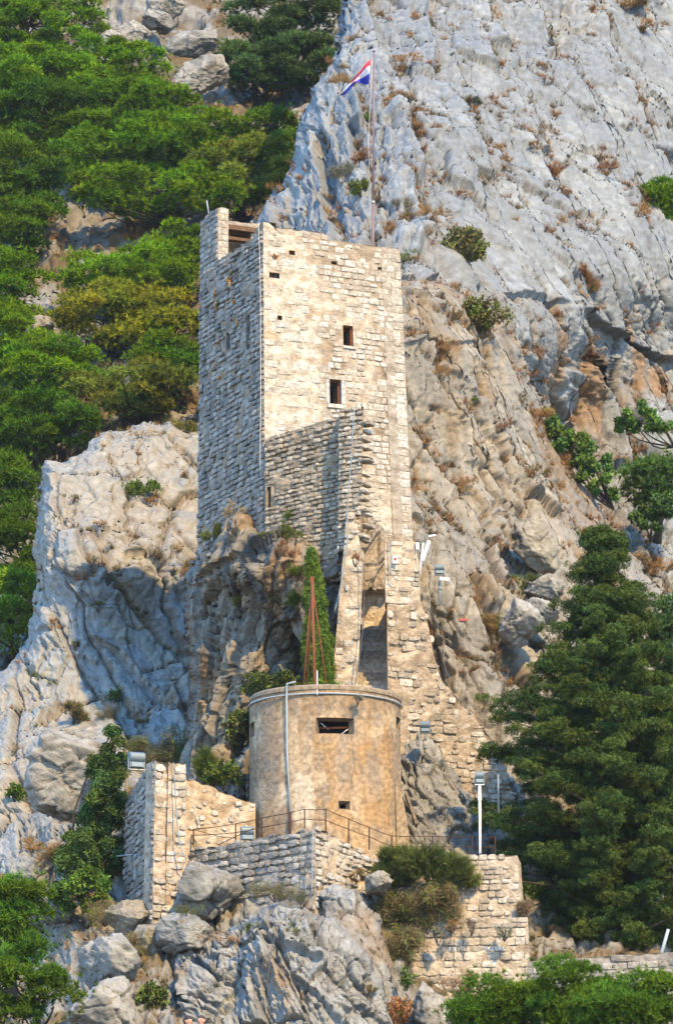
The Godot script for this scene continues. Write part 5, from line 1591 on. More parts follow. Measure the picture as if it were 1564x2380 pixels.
# one wide old conifer: whorls of drooping sprays round a tall bole
func conifer() -> void:
	var g := RandomNumberGenerator.new()
	g.seed = 4242
	var d0 := 158.5
	var base := at_h(1443, 19.3, d0)
	var tip := at(1393, 1212, d0)
	var t := thing("conifer_tree", "huge dark conifer standing at the right of the fortress", "conifer", base)
	var st := tool(true)
	var H := tip.y - base.y
	var axis := func(h: float) -> Vector3: return Vector3((tip.x - base.x) * pow(h, 1.6), h * H, 0)
	var bole := []
	for k in 13: bole.append(axis.call(k / 12.0))
	tube(st, bole, 0.42, 0.03, 9)
	# reach of the crown to the left and to the right at each height
	var left := [[0.0, 0.6], [0.055, 1.5], [0.09, 3.2], [0.17, 3.9], [0.27, 5.2], [0.37, 5.6], [0.47, 5.7], [0.53, 6.0], [0.58, 4.8], [0.64, 4.1], [0.72, 3.2], [0.79, 2.0], [0.86, 1.35], [0.92, 0.95], [0.96, 0.5], [1.0, 0.08]]
	var right := [[0.0, 0.6], [0.06, 1.6], [0.12, 3.2], [0.3, 3.6], [0.5, 3.0], [0.62, 2.5], [0.74, 2.1], [0.84, 1.5], [0.92, 0.85], [0.97, 0.35], [1.0, 0.08]]
	var reach := func(tab: Array, h: float) -> float:
		for i in tab.size() - 1:
			if h <= tab[i + 1][0]: return lerpf(tab[i][1], tab[i + 1][1], (h - tab[i][0]) / (tab[i + 1][0] - tab[i][0]))
		return 0.1
	var list := []; var cols := []
	var dark := Color(0.056, 0.086, 0.018)
	var h := 0.085
	var turn := 0.0
	while h < 0.995:
		var count := 6
		for k in count:
			turn += TAU / count + g.randf_range(-0.3, 0.3)
			var a := turn + g.randf_range(-0.2, 0.2)
			var side := cos(a)
			var most: float = reach.call(left, h) if side < 0.0 else reach.call(right, h)
			var other: float = (reach.call(left, h) + reach.call(right, h)) * 0.5
			var L := lerpf(other * 0.92, most, absf(side)) * g.randf_range(0.66, 1.08)
			var from: Vector3 = axis.call(maxf(h - 0.012 * L, 0.03))
			var to: Vector3 = axis.call(h) + Vector3(cos(a) * L, g.randf_range(-0.25, 0.35), sin(a) * L)
			limb(st, g, from, to, 0.05 + 0.012 * L, 0.015, 0.1)
			var m := int(2 + L * 3.7)
			for q in m:
				var f := lerpf(0.24, 1.02, (q + g.randf()) / m)
				var p := from.lerp(to, f) + Vector3(g.randfn(), g.randfn() * 0.5, g.randfn()) * 0.26
				var s := lerpf(0.42, 0.27, f) * g.randf_range(0.6, 1.4)
				pad(g, list, cols, p + Vector3(0, -0.12 * f * f * L * 0.4, 0), Vector3(s * 1.2, s * 0.55, s * 1.2), int(38 * s / 0.45), 0.24, dark, 0.1, 0.35)
		h += g.randf_range(0.018, 0.036)
	put("trunk", done(st), mats.bark, t)
	multi("crown", shapes.spray, list, cols, mats.needles, t)

func cypress(label: String, x: float, y0: float, y1: float, half: float, d: float, sd: int, col: Color) -> void:
	var g := RandomNumberGenerator.new()
	g.seed = sd
	var base := at(x + 8, y0 + 40, d)
	var tip := at(x - 17, y1, d)
	var t := thing("cypress_tree", label, "cypress", base)
	var st := tool(true)
	tube(st, [Vector3.ZERO, (tip - base) * 0.5, tip - base], 0.12, 0.02, 6)
	put("trunk", done(st), mats.bark, t)
	var list := []; var cols := []
	var R := half / FOCAL * 163.0
	for k in 420:
		var f := pow(g.randf(), 0.9)
		var r := R * pow(1.0 - f, 0.75) * (0.9 + 0.15 * sin(f * 20.0)) + 0.04
		var a := g.randf() * TAU
		var p := (tip - base) * f + Vector3(cos(a) * r, 0, sin(a) * r) * sqrt(g.randf_range(0.3, 1.0))
		pad(g, list, cols, p, Vector3(0.13, 0.28, 0.13), 22, 0.19, col, 1.4, 0.6)
	multi("crown", shapes.spray, list, cols, mats.needles, t)

# broad-leaved tree or bush made of leafy masses seen at (x, y, radius)
func leafy(label: String, category: String, masses: Array, d: float, sd: int, col: Color, shape := "leaf", size := 0.35, mat := "leaves", lift := 0.3) -> Node3D:
	var g := RandomNumberGenerator.new()
	g.seed = 9000 + sd
	var low = masses[0]
	for m in masses:
		if m[1] + m[2] > low[1] + low[2]: low = m
	var base := at(low[0], low[1] + low[2], d + 0.6)
	var t := thing(category.replace(" ", "_"), label, category, base)
	var list := []; var cols := []
	var st := tool(true)
	for m in masses:
		var c := at(m[0], m[1], d + g.randf_range(-0.5, 0.5)) - base
		var r: float = m[2] / FOCAL * (d * 1.02)
		limb(st, g, Vector3(0, -0.3, 0), c, 0.05 + 0.02 * r, 0.02)
		var n := int(clampf(r * r * 9.0, 3, 22))
		for k in n:
			var q := Vector3(g.randfn(), g.randfn(), g.randfn()).normalized() * pow(g.randf(), 0.45) * r * 0.8
			pad(g, list, cols, c + q, Vector3.ONE * clampf(r * 0.32, 0.12, 0.45), int(clampf(44.0 * r, 14, 40)), size, col, lift, 0.5)
	put("stem", done(st), mats.bark, t)
	multi("foliage", shapes[shape], list, cols, mats[mat], t)
	return t

# tufted shrub on a rock face or wall; w and h as seen
func shrub(label: String, where: Vector3, w: float, h: float, sd: int, col: Color, shape := "blade", green := 0.0) -> void:
	var g := RandomNumberGenerator.new()
	g.seed = 9500 + sd
	var per := (where.y * sp - where.z * cp) / FOCAL
	var t := thing("shrub", label, "shrub", where, "shrubs on the rocks and walls")
	var R := Vector3(w * 0.5 * per, h * 0.5 * per, w * 0.4 * per)
	var list := []; var cols := []
	var st := tool(true)
	for k in 5:
		var a := g.randf() * TAU
		limb(st, g, Vector3(0, -0.15, 0), Vector3(cos(a) * R.x * 0.6, R.y * g.randf_range(0.7, 1.5), sin(a) * R.z * 0.6), 0.022, 0.008)
	var n := int(clampf(R.x * R.y * (1100.0 if shape == "broom" else (800.0 if shape == "twig" else 380.0)), 30, 900))
	var lobes := []
	for k in 4 + int(minf(w / 18.0, 5.0)):
		var a := Vector3(g.randfn() * 0.5, g.randf_range(-0.5, 0.75), g.randfn() * 0.5).limit_length(0.95)
		lobes.append([a, g.randf_range(0.16, 0.42)])
	for k in n:
		var lobe = lobes[g.randi() % lobes.size()]
		var d: Vector3 = lobe[0] + Vector3(g.randfn(), g.randfn(), g.randfn()).limit_length(1.6) * lobe[1]
		var p := Vector3(d.x * R.x, R.y * (0.7 + d.y * 0.85), d.z * R.z)
		var c := col if g.randf() > green else Color(0.12, 0.155, 0.03)
		list.append(Transform3D(upright(g, (Vector3(d.x * 0.9, 0.8, d.z * 0.9 + 0.2)).normalized(), g.randf_range(0.22, 0.42) * clampf(R.y * 1.5, 0.6, 1.5)), p))
		cols.append(vary(g, c, 0.12, 0.25))
	put("stem", done(st), mats.bark, t)
	multi("foliage", shapes[shape], list, cols, mats.dry, t)

func build_plants() -> void:
	var straw := Color(0.33, 0.19, 0.075); var rust := Color(0.26, 0.135, 0.06); var olive := Color(0.12, 0.13, 0.04); var dull := Color(0.14, 0.11, 0.055); var green := Color(0.11, 0.17, 0.025); var pale := Color(0.40, 0.30, 0.15)
	# [label, face, x, y, w, h, colour, shape, green share]
	var S := [
		["dark olive shrub on the cliff right of the flagpole's foot", "mountain_cliff", 1070, 565, 115, 95, Color(0.13, 0.115, 0.045), "leaf", 0.35],
		["olive shrub on the cliff left of the flagpole's middle", "mountain_cliff", 838, 440, 42, 50, olive, "leaf", 0.5],
		["grey twiggy shrub beside the flagpole's middle", "mountain_cliff", 800, 400, 60, 60, Color(0.17, 0.16, 0.12), "twig", 0.1],
		["rust coloured shrub left of the flagpole just under its middle", "mountain_cliff", 843, 355, 48, 50, rust, "blade", 0.0],
		["yellow green tuft on the cliff under the flag", "mountain_cliff", 845, 262, 34, 24, green, "leaf", 0.3],
		["orange grass tuft on the cliff right of the flag", "mountain_cliff", 950, 138, 70, 34, straw, "blade", 0.0],
		["small dark bush high on the cliff right of the flagpole", "mountain_cliff", 1112, 222, 28, 28, Color(0.07, 0.09, 0.06), "leaf", 0.2],
		["brown tuft in a groove of the upper cliff, top of a pair", "mountain_cliff", 1265, 145, 34, 30, rust, "blade", 0.0],
		["brown tuft in a groove of the upper cliff, lower of a pair", "mountain_cliff", 1268, 178, 30, 28, rust, "blade", 0.0],
		["orange shrub in the top right corner of the cliff", "mountain_cliff", 1470, 15, 90, 50, straw, "blade", 0.1],
		["straw tuft under the top right corner shrub", "mountain_cliff", 1490, 60, 50, 45, straw, "blade", 0.0],
		["rusty shrub in the middle of the high cliff", "mountain_cliff", 1240, 335, 36, 34, rust, "blade", 0.1],
		["long rusty shrub hanging in a groove of the right cliff", "mountain_cliff", 1295, 370, 50, 55, rust, "blade", 0.0],
		["brown shrub on the right cliff below the long rusty one", "mountain_cliff", 1325, 425, 40, 40, rust, "blade", 0.0],
		["rust shrub on the cliff left of the small clinging pine", "mountain_cliff", 1400, 395, 50, 40, rust, "blade", 0.0],
		["orange tuft right of the bare slab on the right cliff", "mountain_cliff", 1470, 505, 40, 34, straw, "blade", 0.0],
		["tall rusty shrub above the long overhang at the right", "mountain_cliff", 1370, 645, 44, 80, rust, "blade", 0.15],
		["small grey shrub on the cliff above the overhang near the right edge", "mountain_cliff", 1452, 290, 32, 28, Color(0.14, 0.12, 0.1), "twig", 0.0],
		["brown shrub in the cliff's middle groove above the dark olive shrub", "mountain_cliff", 1080, 432, 50, 34, rust, "blade", 0.1],
		["orange grass patch on the cliff above the tower's right corner", "mountain_cliff", 990, 500, 60, 40, straw, "blade", 0.1],
		["green grass clump beside the tower's top right corner", "mountain_cliff", 955, 590, 60, 40, Color(0.16, 0.15, 0.05), "blade", 0.5],
		["brown tuft beside the tower's top right corner, above a crack", "mountain_cliff", 900, 500, 40, 30, rust, "blade", 0.0],
		["orange tuft on the cliff midway up the flagpole's right", "mountain_cliff", 960, 285, 40, 34, rust, "blade", 0.0],
		["dark tuft near the top of the cliff above the flag", "mountain_cliff", 1008, 38, 30, 26, Color(0.12, 0.11, 0.05), "blade", 0.2],
		["straw patch on the cliff top left of the flag's height", "mountain_cliff", 965, 40, 44, 24, straw, "blade", 0.0],
		["spreading olive shrub on the ridge right of the tower", "rock_ridge", 1110, 725, 115, 80, Color(0.13, 0.115, 0.045), "leaf", 0.4],
		["dry brown shrub in the ridge crack beside the tower's upper windows", "rock_ridge", 1015, 815, 70, 50, rust, "twig", 0.1],
		["orange grass under the ridge crack beside the tower", "rock_ridge", 1010, 870, 60, 44, straw, "blade", 0.0],
		["small green bush on the middle of the ridge", "rock_ridge", 1085, 935, 28, 36, green, "leaf", 0.6],
		["rusty shrub on the middle of the ridge beside the wall's level", "rock_ridge", 1140, 1000, 44, 30, rust, "blade", 0.0],
		["orange shrub on the ridge beside the tower's lower third", "rock_ridge", 1090, 1105, 75, 52, straw, "blade", 0.05],
		["orange shrub with green heart near the ridge's right rim", "rock_ridge", 1210, 1115, 64, 56, rust, "blade", 0.3],
		["small brown tuft close to the tower's right edge", "rock_ridge", 990, 1082, 18, 20, rust, "blade", 0.0],
		["rusty grass along the ridge's upper right rim", "rock_ridge", 1255, 960, 60, 60, straw, "blade", 0.0],
		["long orange grass on the rim beside the green gully tree", "rock_ridge", 1320, 1070, 70, 60, straw, "blade", 0.0],
		["olive broom among pale boulders left of the conifer's tip", "rock_ridge", 1225, 1350, 80, 60, olive, "broom", 0.5],
		["large rusty bush below the smooth slab on the ridge", "rock_ridge", 1140, 1430, 95, 80, rust, "twig", 0.3],
		["dry grass below the pale ridge boulders", "rock_ridge", 1165, 1520, 60, 40, straw, "blade", 0.2],
		["green brown grass left of the conifer's shoulder", "rock_ridge", 1255, 1500, 60, 44, dull, "blade", 0.4],
		["orange grass by the cliff foot above the conifer's right shoulder", "mountain_cliff", 1500, 1330, 80, 60, straw, "blade", 0.0],
		["green shrub on the pale top of the left buttress", "rock_buttress", 318, 1140, 95, 52, green, "leaf", 0.4],
		["orange tuft beside the buttress top's green shrub", "rock_buttress", 345, 1165, 40, 30, straw, "blade", 0.1],
		["dry grass along the crest of the left buttress", "rock_buttress", 330, 1010, 80, 22, pale, "blade", 0.0],
		["yellow bush on the buttress crest touching the tower", "rock_buttress", 430, 985, 60, 44, Color(0.2, 0.17, 0.04), "leaf", 0.3],
		["brown tuft on the buttress's sunlit top near the tower", "rock_buttress", 428, 1110, 26, 30, straw, "blade", 0.0],
		["small brown tuft on the buttress's left sunlit shoulder", "rock_buttress", 172, 1155, 36, 18, dull, "blade", 0.1],
		["straw clump on the sunlit bulge above the buttress's shadow", "rock_buttress", 210, 1300, 44, 34, pale, "blade", 0.0],
		["tuft on the sunlit bulge left of the buttress's middle", "rock_buttress", 230, 1225, 36, 16, straw, "blade", 0.0],
		["dry bush in the cleft between buttress and tower crag", "rock_buttress", 425, 1350, 44, 90, rust, "blade", 0.25],
		["dark shrub high on the buttress's shaded face", "rock_buttress", 245, 1340, 50, 34, Color(0.12, 0.10, 0.07), "twig", 0.2],
		["small dark tuft in the middle of the shaded face", "rock_buttress", 225, 1405, 30, 22, olive, "blade", 0.3],
		["lone dark tuft low on the shaded face's left", "rock_buttress", 176, 1488, 24, 22, Color(0.08, 0.08, 0.06), "leaf", 0.2],
		["green seedling in the hollow under the shaded face", "rock_buttress", 268, 1590, 36, 44, Color(0.06, 0.13, 0.02), "leaf", 0.5],
		["brown scrub in the hollow under the shaded face", "rock_buttress", 255, 1640, 70, 50, dull, "twig", 0.2],
		["dry scrub on the slope left of the hollow", "rock_buttress", 165, 1640, 70, 70, dull, "blade", 0.3],
		["orange scrub above the long pale rock at the left", "rock_buttress", 160, 1720, 80, 60, Color(0.25, 0.17, 0.07), "blade", 0.3],
		["large grey brown scrub in shade between the evergreen and the bunker", "rock_buttress", 370, 1760, 150, 110, Color(0.10, 0.085, 0.05), "twig", 0.3],
		["bright green bush at the left edge below the buttress", "rock_buttress", 35, 1835, 50, 60, Color(0.07, 0.14, 0.02), "leaf", 0.5],
		["brown tuft on the far left rib of the buttress", "rock_buttress", 115, 1450, 28, 34, straw, "blade", 0.1],
		["orange tuft at the lower left among grey rocks", "rock_buttress", 85, 1965, 70, 44, straw, "blade", 0.1],
		["dry grass by the left edge at the foot of the buttress", "rock_buttress", 40, 2050, 60, 50, straw, "blade", 0.1],
		["grass on the crag directly under the tower's shaded side", "tower_crag", 500, 1240, 44, 60, Color(0.13, 0.14, 0.03), "broom", 0.5],
		["tall dead flower stalk clump in front of the tower's shaded foot", "tower_crag", 556, 1195, 40, 50, pale, "blade", 0.0],
		["green broom rooted on the crag in front of the rubble wall", "tower_crag", 642, 1225, 74, 44, Color(0.11, 0.115, 0.03), "broom", 0.5],
		["upper green broom leaning on the rubble wall", "tower_crag", 675, 1205, 40, 56, green, "broom", 0.5],
		["dry roots and grass hanging under the brooms on the crag", "tower_crag", 660, 1275, 50, 50, rust, "blade", 0.0],
		["green grass tuft on the crag left of the cypress tip", "tower_crag", 690, 1325, 54, 40, Color(0.11, 0.125, 0.02), "broom", 0.5],
		["lower grass tuft on the crag left of the cypress", "tower_crag", 690, 1390, 36, 56, Color(0.09, 0.12, 0.02), "broom", 0.5],
		["grass clump under the overhang in the middle of the crag", "tower_crag", 535, 1395, 36, 40, Color(0.2, 0.17, 0.05), "broom", 0.4],
	]
	for k in S.size():
		var q = S[k]
		shrub(q[0], on_face(q[1], q[2], q[3] + q[5] * 0.4), q[4], q[5], k, q[6], q[7], q[8])
	# [label, x, y, w, h, d, colour, shape, green share]
	var W := [
		["leafy dark shrub on the rock left of the bunker roof", 640, 1590, 120, 70, 163.4, Color(0.06, 0.075, 0.02), "leaf", 0.4],
		["tall olive shrub against the bunker's left wall", 555, 1700, 70, 130, 161.0, Color(0.085, 0.085, 0.03), "leaf", 0.3],
		["green bush above the curtain wall beside the bunker", 520, 1800, 90, 70, 160.0, Color(0.06, 0.09, 0.02), "leaf", 0.5],
		["climbing green weed on the tan rock left of the bunker", 480, 1760, 40, 110, 160.3, Color(0.10, 0.12, 0.03), "broom", 0.5],
		["thick green broom spilling over the retaining wall, left clump", 905, 2020, 95, 105, 153.8, Color(0.10, 0.105, 0.03), "broom", 0.4],
		["thick green broom spilling over the retaining wall, middle clump", 985, 2015, 120, 115, 153.6, Color(0.095, 0.105, 0.03), "broom", 0.4],
		["thick green broom spilling over the retaining wall, right clump", 1058, 2025, 85, 95, 153.5, Color(0.10, 0.105, 0.03), "broom", 0.4],
		["brown undergrowth below the left part of the retaining wall's broom", 918, 2110, 110, 140, 153.6, dull, "twig", 0.25],
		["dry brown undergrowth below the middle of the retaining wall's broom", 1000, 2100, 120, 120, 153.2, Color(0.15, 0.11, 0.05), "twig", 0.2],
		["tall thin weeds in the gap between slab and retaining wall", 950, 2200, 70, 120, 152.4, Color(0.17, 0.13, 0.06), "twig", 0.2],
		["small straw tuft on the retaining wall's middle courses", 1048, 2150, 34, 36, 152.6, straw, "blade", 0.1],
		["grey brown tuft on the retaining wall right of the straw one", 1096, 2148, 40, 42, 152.6, Color(0.16, 0.12, 0.085), "twig", 0.0],
		["pale grey green rosette on the retaining wall, right side", 1172, 2165, 44, 34, 152.5, Color(0.24, 0.235, 0.15), "leaf", 0.0],
		["pale rosette low on the retaining wall's left side", 1018, 2172, 40, 44, 152.5, Color(0.22, 0.21, 0.13), "leaf", 0.0],
		["dry plume growing from the retaining wall's outer edge", 1220, 2120, 50, 60, 153.5, Color(0.28, 0.2, 0.11), "broom", 0.0],
		["round yellow brown tuft on the terrace wall's right face", 828, 2033, 26, 34, 154.2, Color(0.22, 0.15, 0.04), "blade", 0.2],
		["dark scrub below the terrace wall, above the huge crag", 640, 2065, 110, 60, 151.9, Color(0.12, 0.095, 0.045), "twig", 0.25],
		["second scrub below the terrace wall near its pipe", 700, 2085, 60, 44, 151.6, Color(0.10, 0.085, 0.045), "twig", 0.25],
		["green brown tuft on top of the huge crag", 680, 2165, 44, 40, 149.2, dull, "blade", 0.4],
		["olive tuft in the crack at the huge crag's left shoulder", 585, 2155, 34, 40, 150.0, Color(0.11, 0.115, 0.03), "blade", 0.4],
		["yellowish tuft on the slab's lower edge at the bottom", 855, 2300, 34, 34, 148.8, Color(0.23, 0.17, 0.06), "blade", 0.2],
		["rust bush at the bottom between slab and pointed rock", 940, 2350, 70, 70, 149.6, Color(0.30, 0.14, 0.06), "leaf", 0.1],
		["green bush at the bottom in the cleft left of the pointed rock", 945, 2270, 40, 60, 150.4, green, "leaf", 0.4],
		["dry reddish grass at the foot of the retaining wall", 1070, 2285, 110, 60, 150.8, Color(0.36, 0.24, 0.14), "blade", 0.0],
		["brown grass slope left of the lone rounded boulder's top", 245, 2120, 120, 60, 156.2, Color(0.2, 0.15, 0.07), "twig", 0.2],
		["dry brush between the lone rounded boulder and the corner wall", 330, 2200, 80, 90, 153.4, Color(0.19, 0.14, 0.07), "twig", 0.2],
		["green brush in shade left of the layered ledge at the bottom", 345, 2320, 70, 90, 150.2, Color(0.08, 0.085, 0.03), "leaf", 0.4],
		["dull tuft at the foot of the smooth boulder by the terrace wall", 438, 2120, 60, 40, 153.2, dull, "blade", 0.4],
		["orange grass on top of the layered ledge left of the huge crag", 520, 2180, 90, 26, 151.6, Color(0.40, 0.26, 0.14), "blade", 0.0],
		["tawny grass at the far lower left beside the evergreen", 120, 1990, 90, 60, 162.4, Color(0.28, 0.18, 0.08), "blade", 0.1],
		["small tuft hanging from the bunker's roof edge", 830, 1625, 16, 22, 156.9, Color(0.22, 0.2, 0.13), "blade", 0.1],
		["dry tuft on the pale wall left of the stair's top", 826, 1300, 30, 24, 161.4, rust, "blade", 0.0],
	]
	for k in W.size():
		var q = W[k]
		shrub(q[0], at(q[1], q[2] + q[4] * 0.4, q[5]), q[3], q[4], 200 + k, q[6], q[7], q[8])
	dry_grass("mountain_cliff", "short rusty grass in the grooves of the high cliff", 9500, 0.42, [rust, straw, dull], 0.45)
	dry_grass("rock_ridge", "short dry grass in the cracks of the ridge beside the tower", 4800, 0.34, [rust, straw, dull], 0.45)
	dry_grass("rock_buttress", "dry grass in the cracks of the left buttress", 2200, 0.28, [straw, dull, olive], 0.45)
	dry_grass("hillside", "tawny grass on the wooded slope behind the fortress", 9000, 0.5, [straw, pale, dull], 0.0)
	dry_grass("rock_slope", "dry grass and weeds between the foreground boulders", 2600, 0.26, [straw, dull, olive, pale], 0.0)
	dry_grass("tower_crag", "sparse grass in the cracks of the tower crag", 260, 0.2, [rust, dull, olive], 0.5)

func dry_grass(on: String, label: String, count: int, size: float, tones: Array, need: float) -> void:
	var g := RandomNumberGenerator.new()
	g.seed = hash(on)
	var s: Dictionary = sheets[on]
	var list := []; var cols := []
	var tries := 0
	while list.size() < count and tries < count * 60:
		tries += 1
		var k: int = g.randi() % int(s.nx * s.ny)
		if s.keep[k] == 0: continue
		var p: Vector3 = s.p[k]
		var v := to_sight(p)
		if v.x < -150 or v.x > 1714 or v.y < -150 or v.y > 2500: continue
		var chance: float = n_tint.get_noise_3dv(p * 3.0) * 3.0 + 0.05 if need > 0.0 else n_tint.get_noise_3dv(p * 2.0) * 2.5 + 0.4 + (s.n[k].y - 0.5)
		if s.cut[k] < need or g.randf() > chance: continue
		var tone: Color = tones[g.randi() % tones.size()]
		for q in 2 + g.randi() % 5:
			list.append(Transform3D(upright(g, (Vector3.UP + s.n[k] * 0.5 + Vector3(g.randfn(), 0, g.randfn()) * 0.2).normalized(), size * g.randf_range(0.6, 1.4)), p + Vector3(g.randfn(), g.randfn() * 0.5, 0) * size * 0.5))
			cols.append(vary(g, tone, 0.12, 0.25))
	var o := multi("dry_grass", shapes.blade, list, cols, mats.dry, null)
	tag(o, label, "grass")
	o.set_meta("kind", "stuff")

# ---------------------------------------------------------------- fittings
func floodlight(label: String, x: float, y: float, w: float, h: float, d: float, turn: float, post := 0.0, pole_mat := "lead_grey") -> void:
	var c := at(x, y, d)
	var per := (c.y * sp - c.z * cp) / FOCAL
	var W := w * per
	var H := h * per
	var t := thing("floodlight", label, "floodlight", c + Vector3(0, -H * 0.5, 0), "floodlights round the fortress")
	var b := Basis(Vector3.UP, turn)
	var m := Vector3(0, H * 0.5, 0)
	var st := tool()
	var prof := PackedVector2Array()            # rounded back of the housing, swept across its width
	for k in 9:
		var a := lerpf(-0.35, 0.5, k / 8.0) * PI
		prof.append(Vector2(cos(a) * H * 0.30 + H * 0.02, sin(a) * H * 0.30 + H * 0.19))
	prof.append(Vector2(-H * 0.36, H * 0.49))
	prof.append(Vector2(-H * 0.36, -H * 0.42))
	prof.append(Vector2(H * 0.16, -H * 0.42))
	prism(st, prof, W * 0.5, m, b * Basis(Vector3(0, 0, 1), Vector3.UP, Vector3(-1, 0, 0)), W * 0.03)
	put("housing", done(st), mats.housing, t)
	st = tool()
	box(st, m + b * Vector3(0, -H * 0.26, H * 0.2), Vector3(W * 0.8, H * 0.26, H * 0.12), b, H * 0.02)
	put("gear_box", done(st), mats.housing_light, t)
	st = tool()
	box(st, m + b * Vector3(0, 0.03 * H, -H * 0.40), Vector3(W * 0.94, H * 0.84, H * 0.05), b, H * 0.01)
	put("front_glass", done(st), mats.galvanised, t)
	for s in [-1, 1]:
		st = tool()
		box(st, m + b * Vector3(s * W * 0.54, -H * 0.22, 0), Vector3(W * 0.05, H * 0.6, H * 0.14), b)
		put("bracket", done(st), mats.lead_grey, t)
	st = tool()
	box(st, b * Vector3(0, -H * 0.04, 0), Vector3(W * 1.12, H * 0.06, H * 0.3), b, 0.01)
	put("foot_plate", done(st), mats["pale_stone_1"] if post == 0.0 else mats[pole_mat], t)
	if post > 0.0:
		var pl := put("post", done_tube([Vector3(0, -H * 0.06, 0), Vector3(0, -H * 0.06 - post * per, 0)], 0.055), mats[pole_mat], t)
		put("collar", done_tube([Vector3(0, -H * 0.06 - 0.5, 0), Vector3(0, -H * 0.06 - 0.6, 0)], 0.08), mats[pole_mat], pl)

func done_tube(pts: Array, r: float, sides := 8) -> ArrayMesh:
	var st := tool(true)
	tube(st, pts, r, r, sides)
	return done(st)

func line_of(called: String, label: String, category: String, pts: Array, r: float, mat: String) -> void:      # pts: (x, y, d)
	var w := []
	for p in pts: w.append(at(p[0], p[1], p[2]))
	tag(one_tube(called, spline(w, 4), r, mats[mat]), label, category)

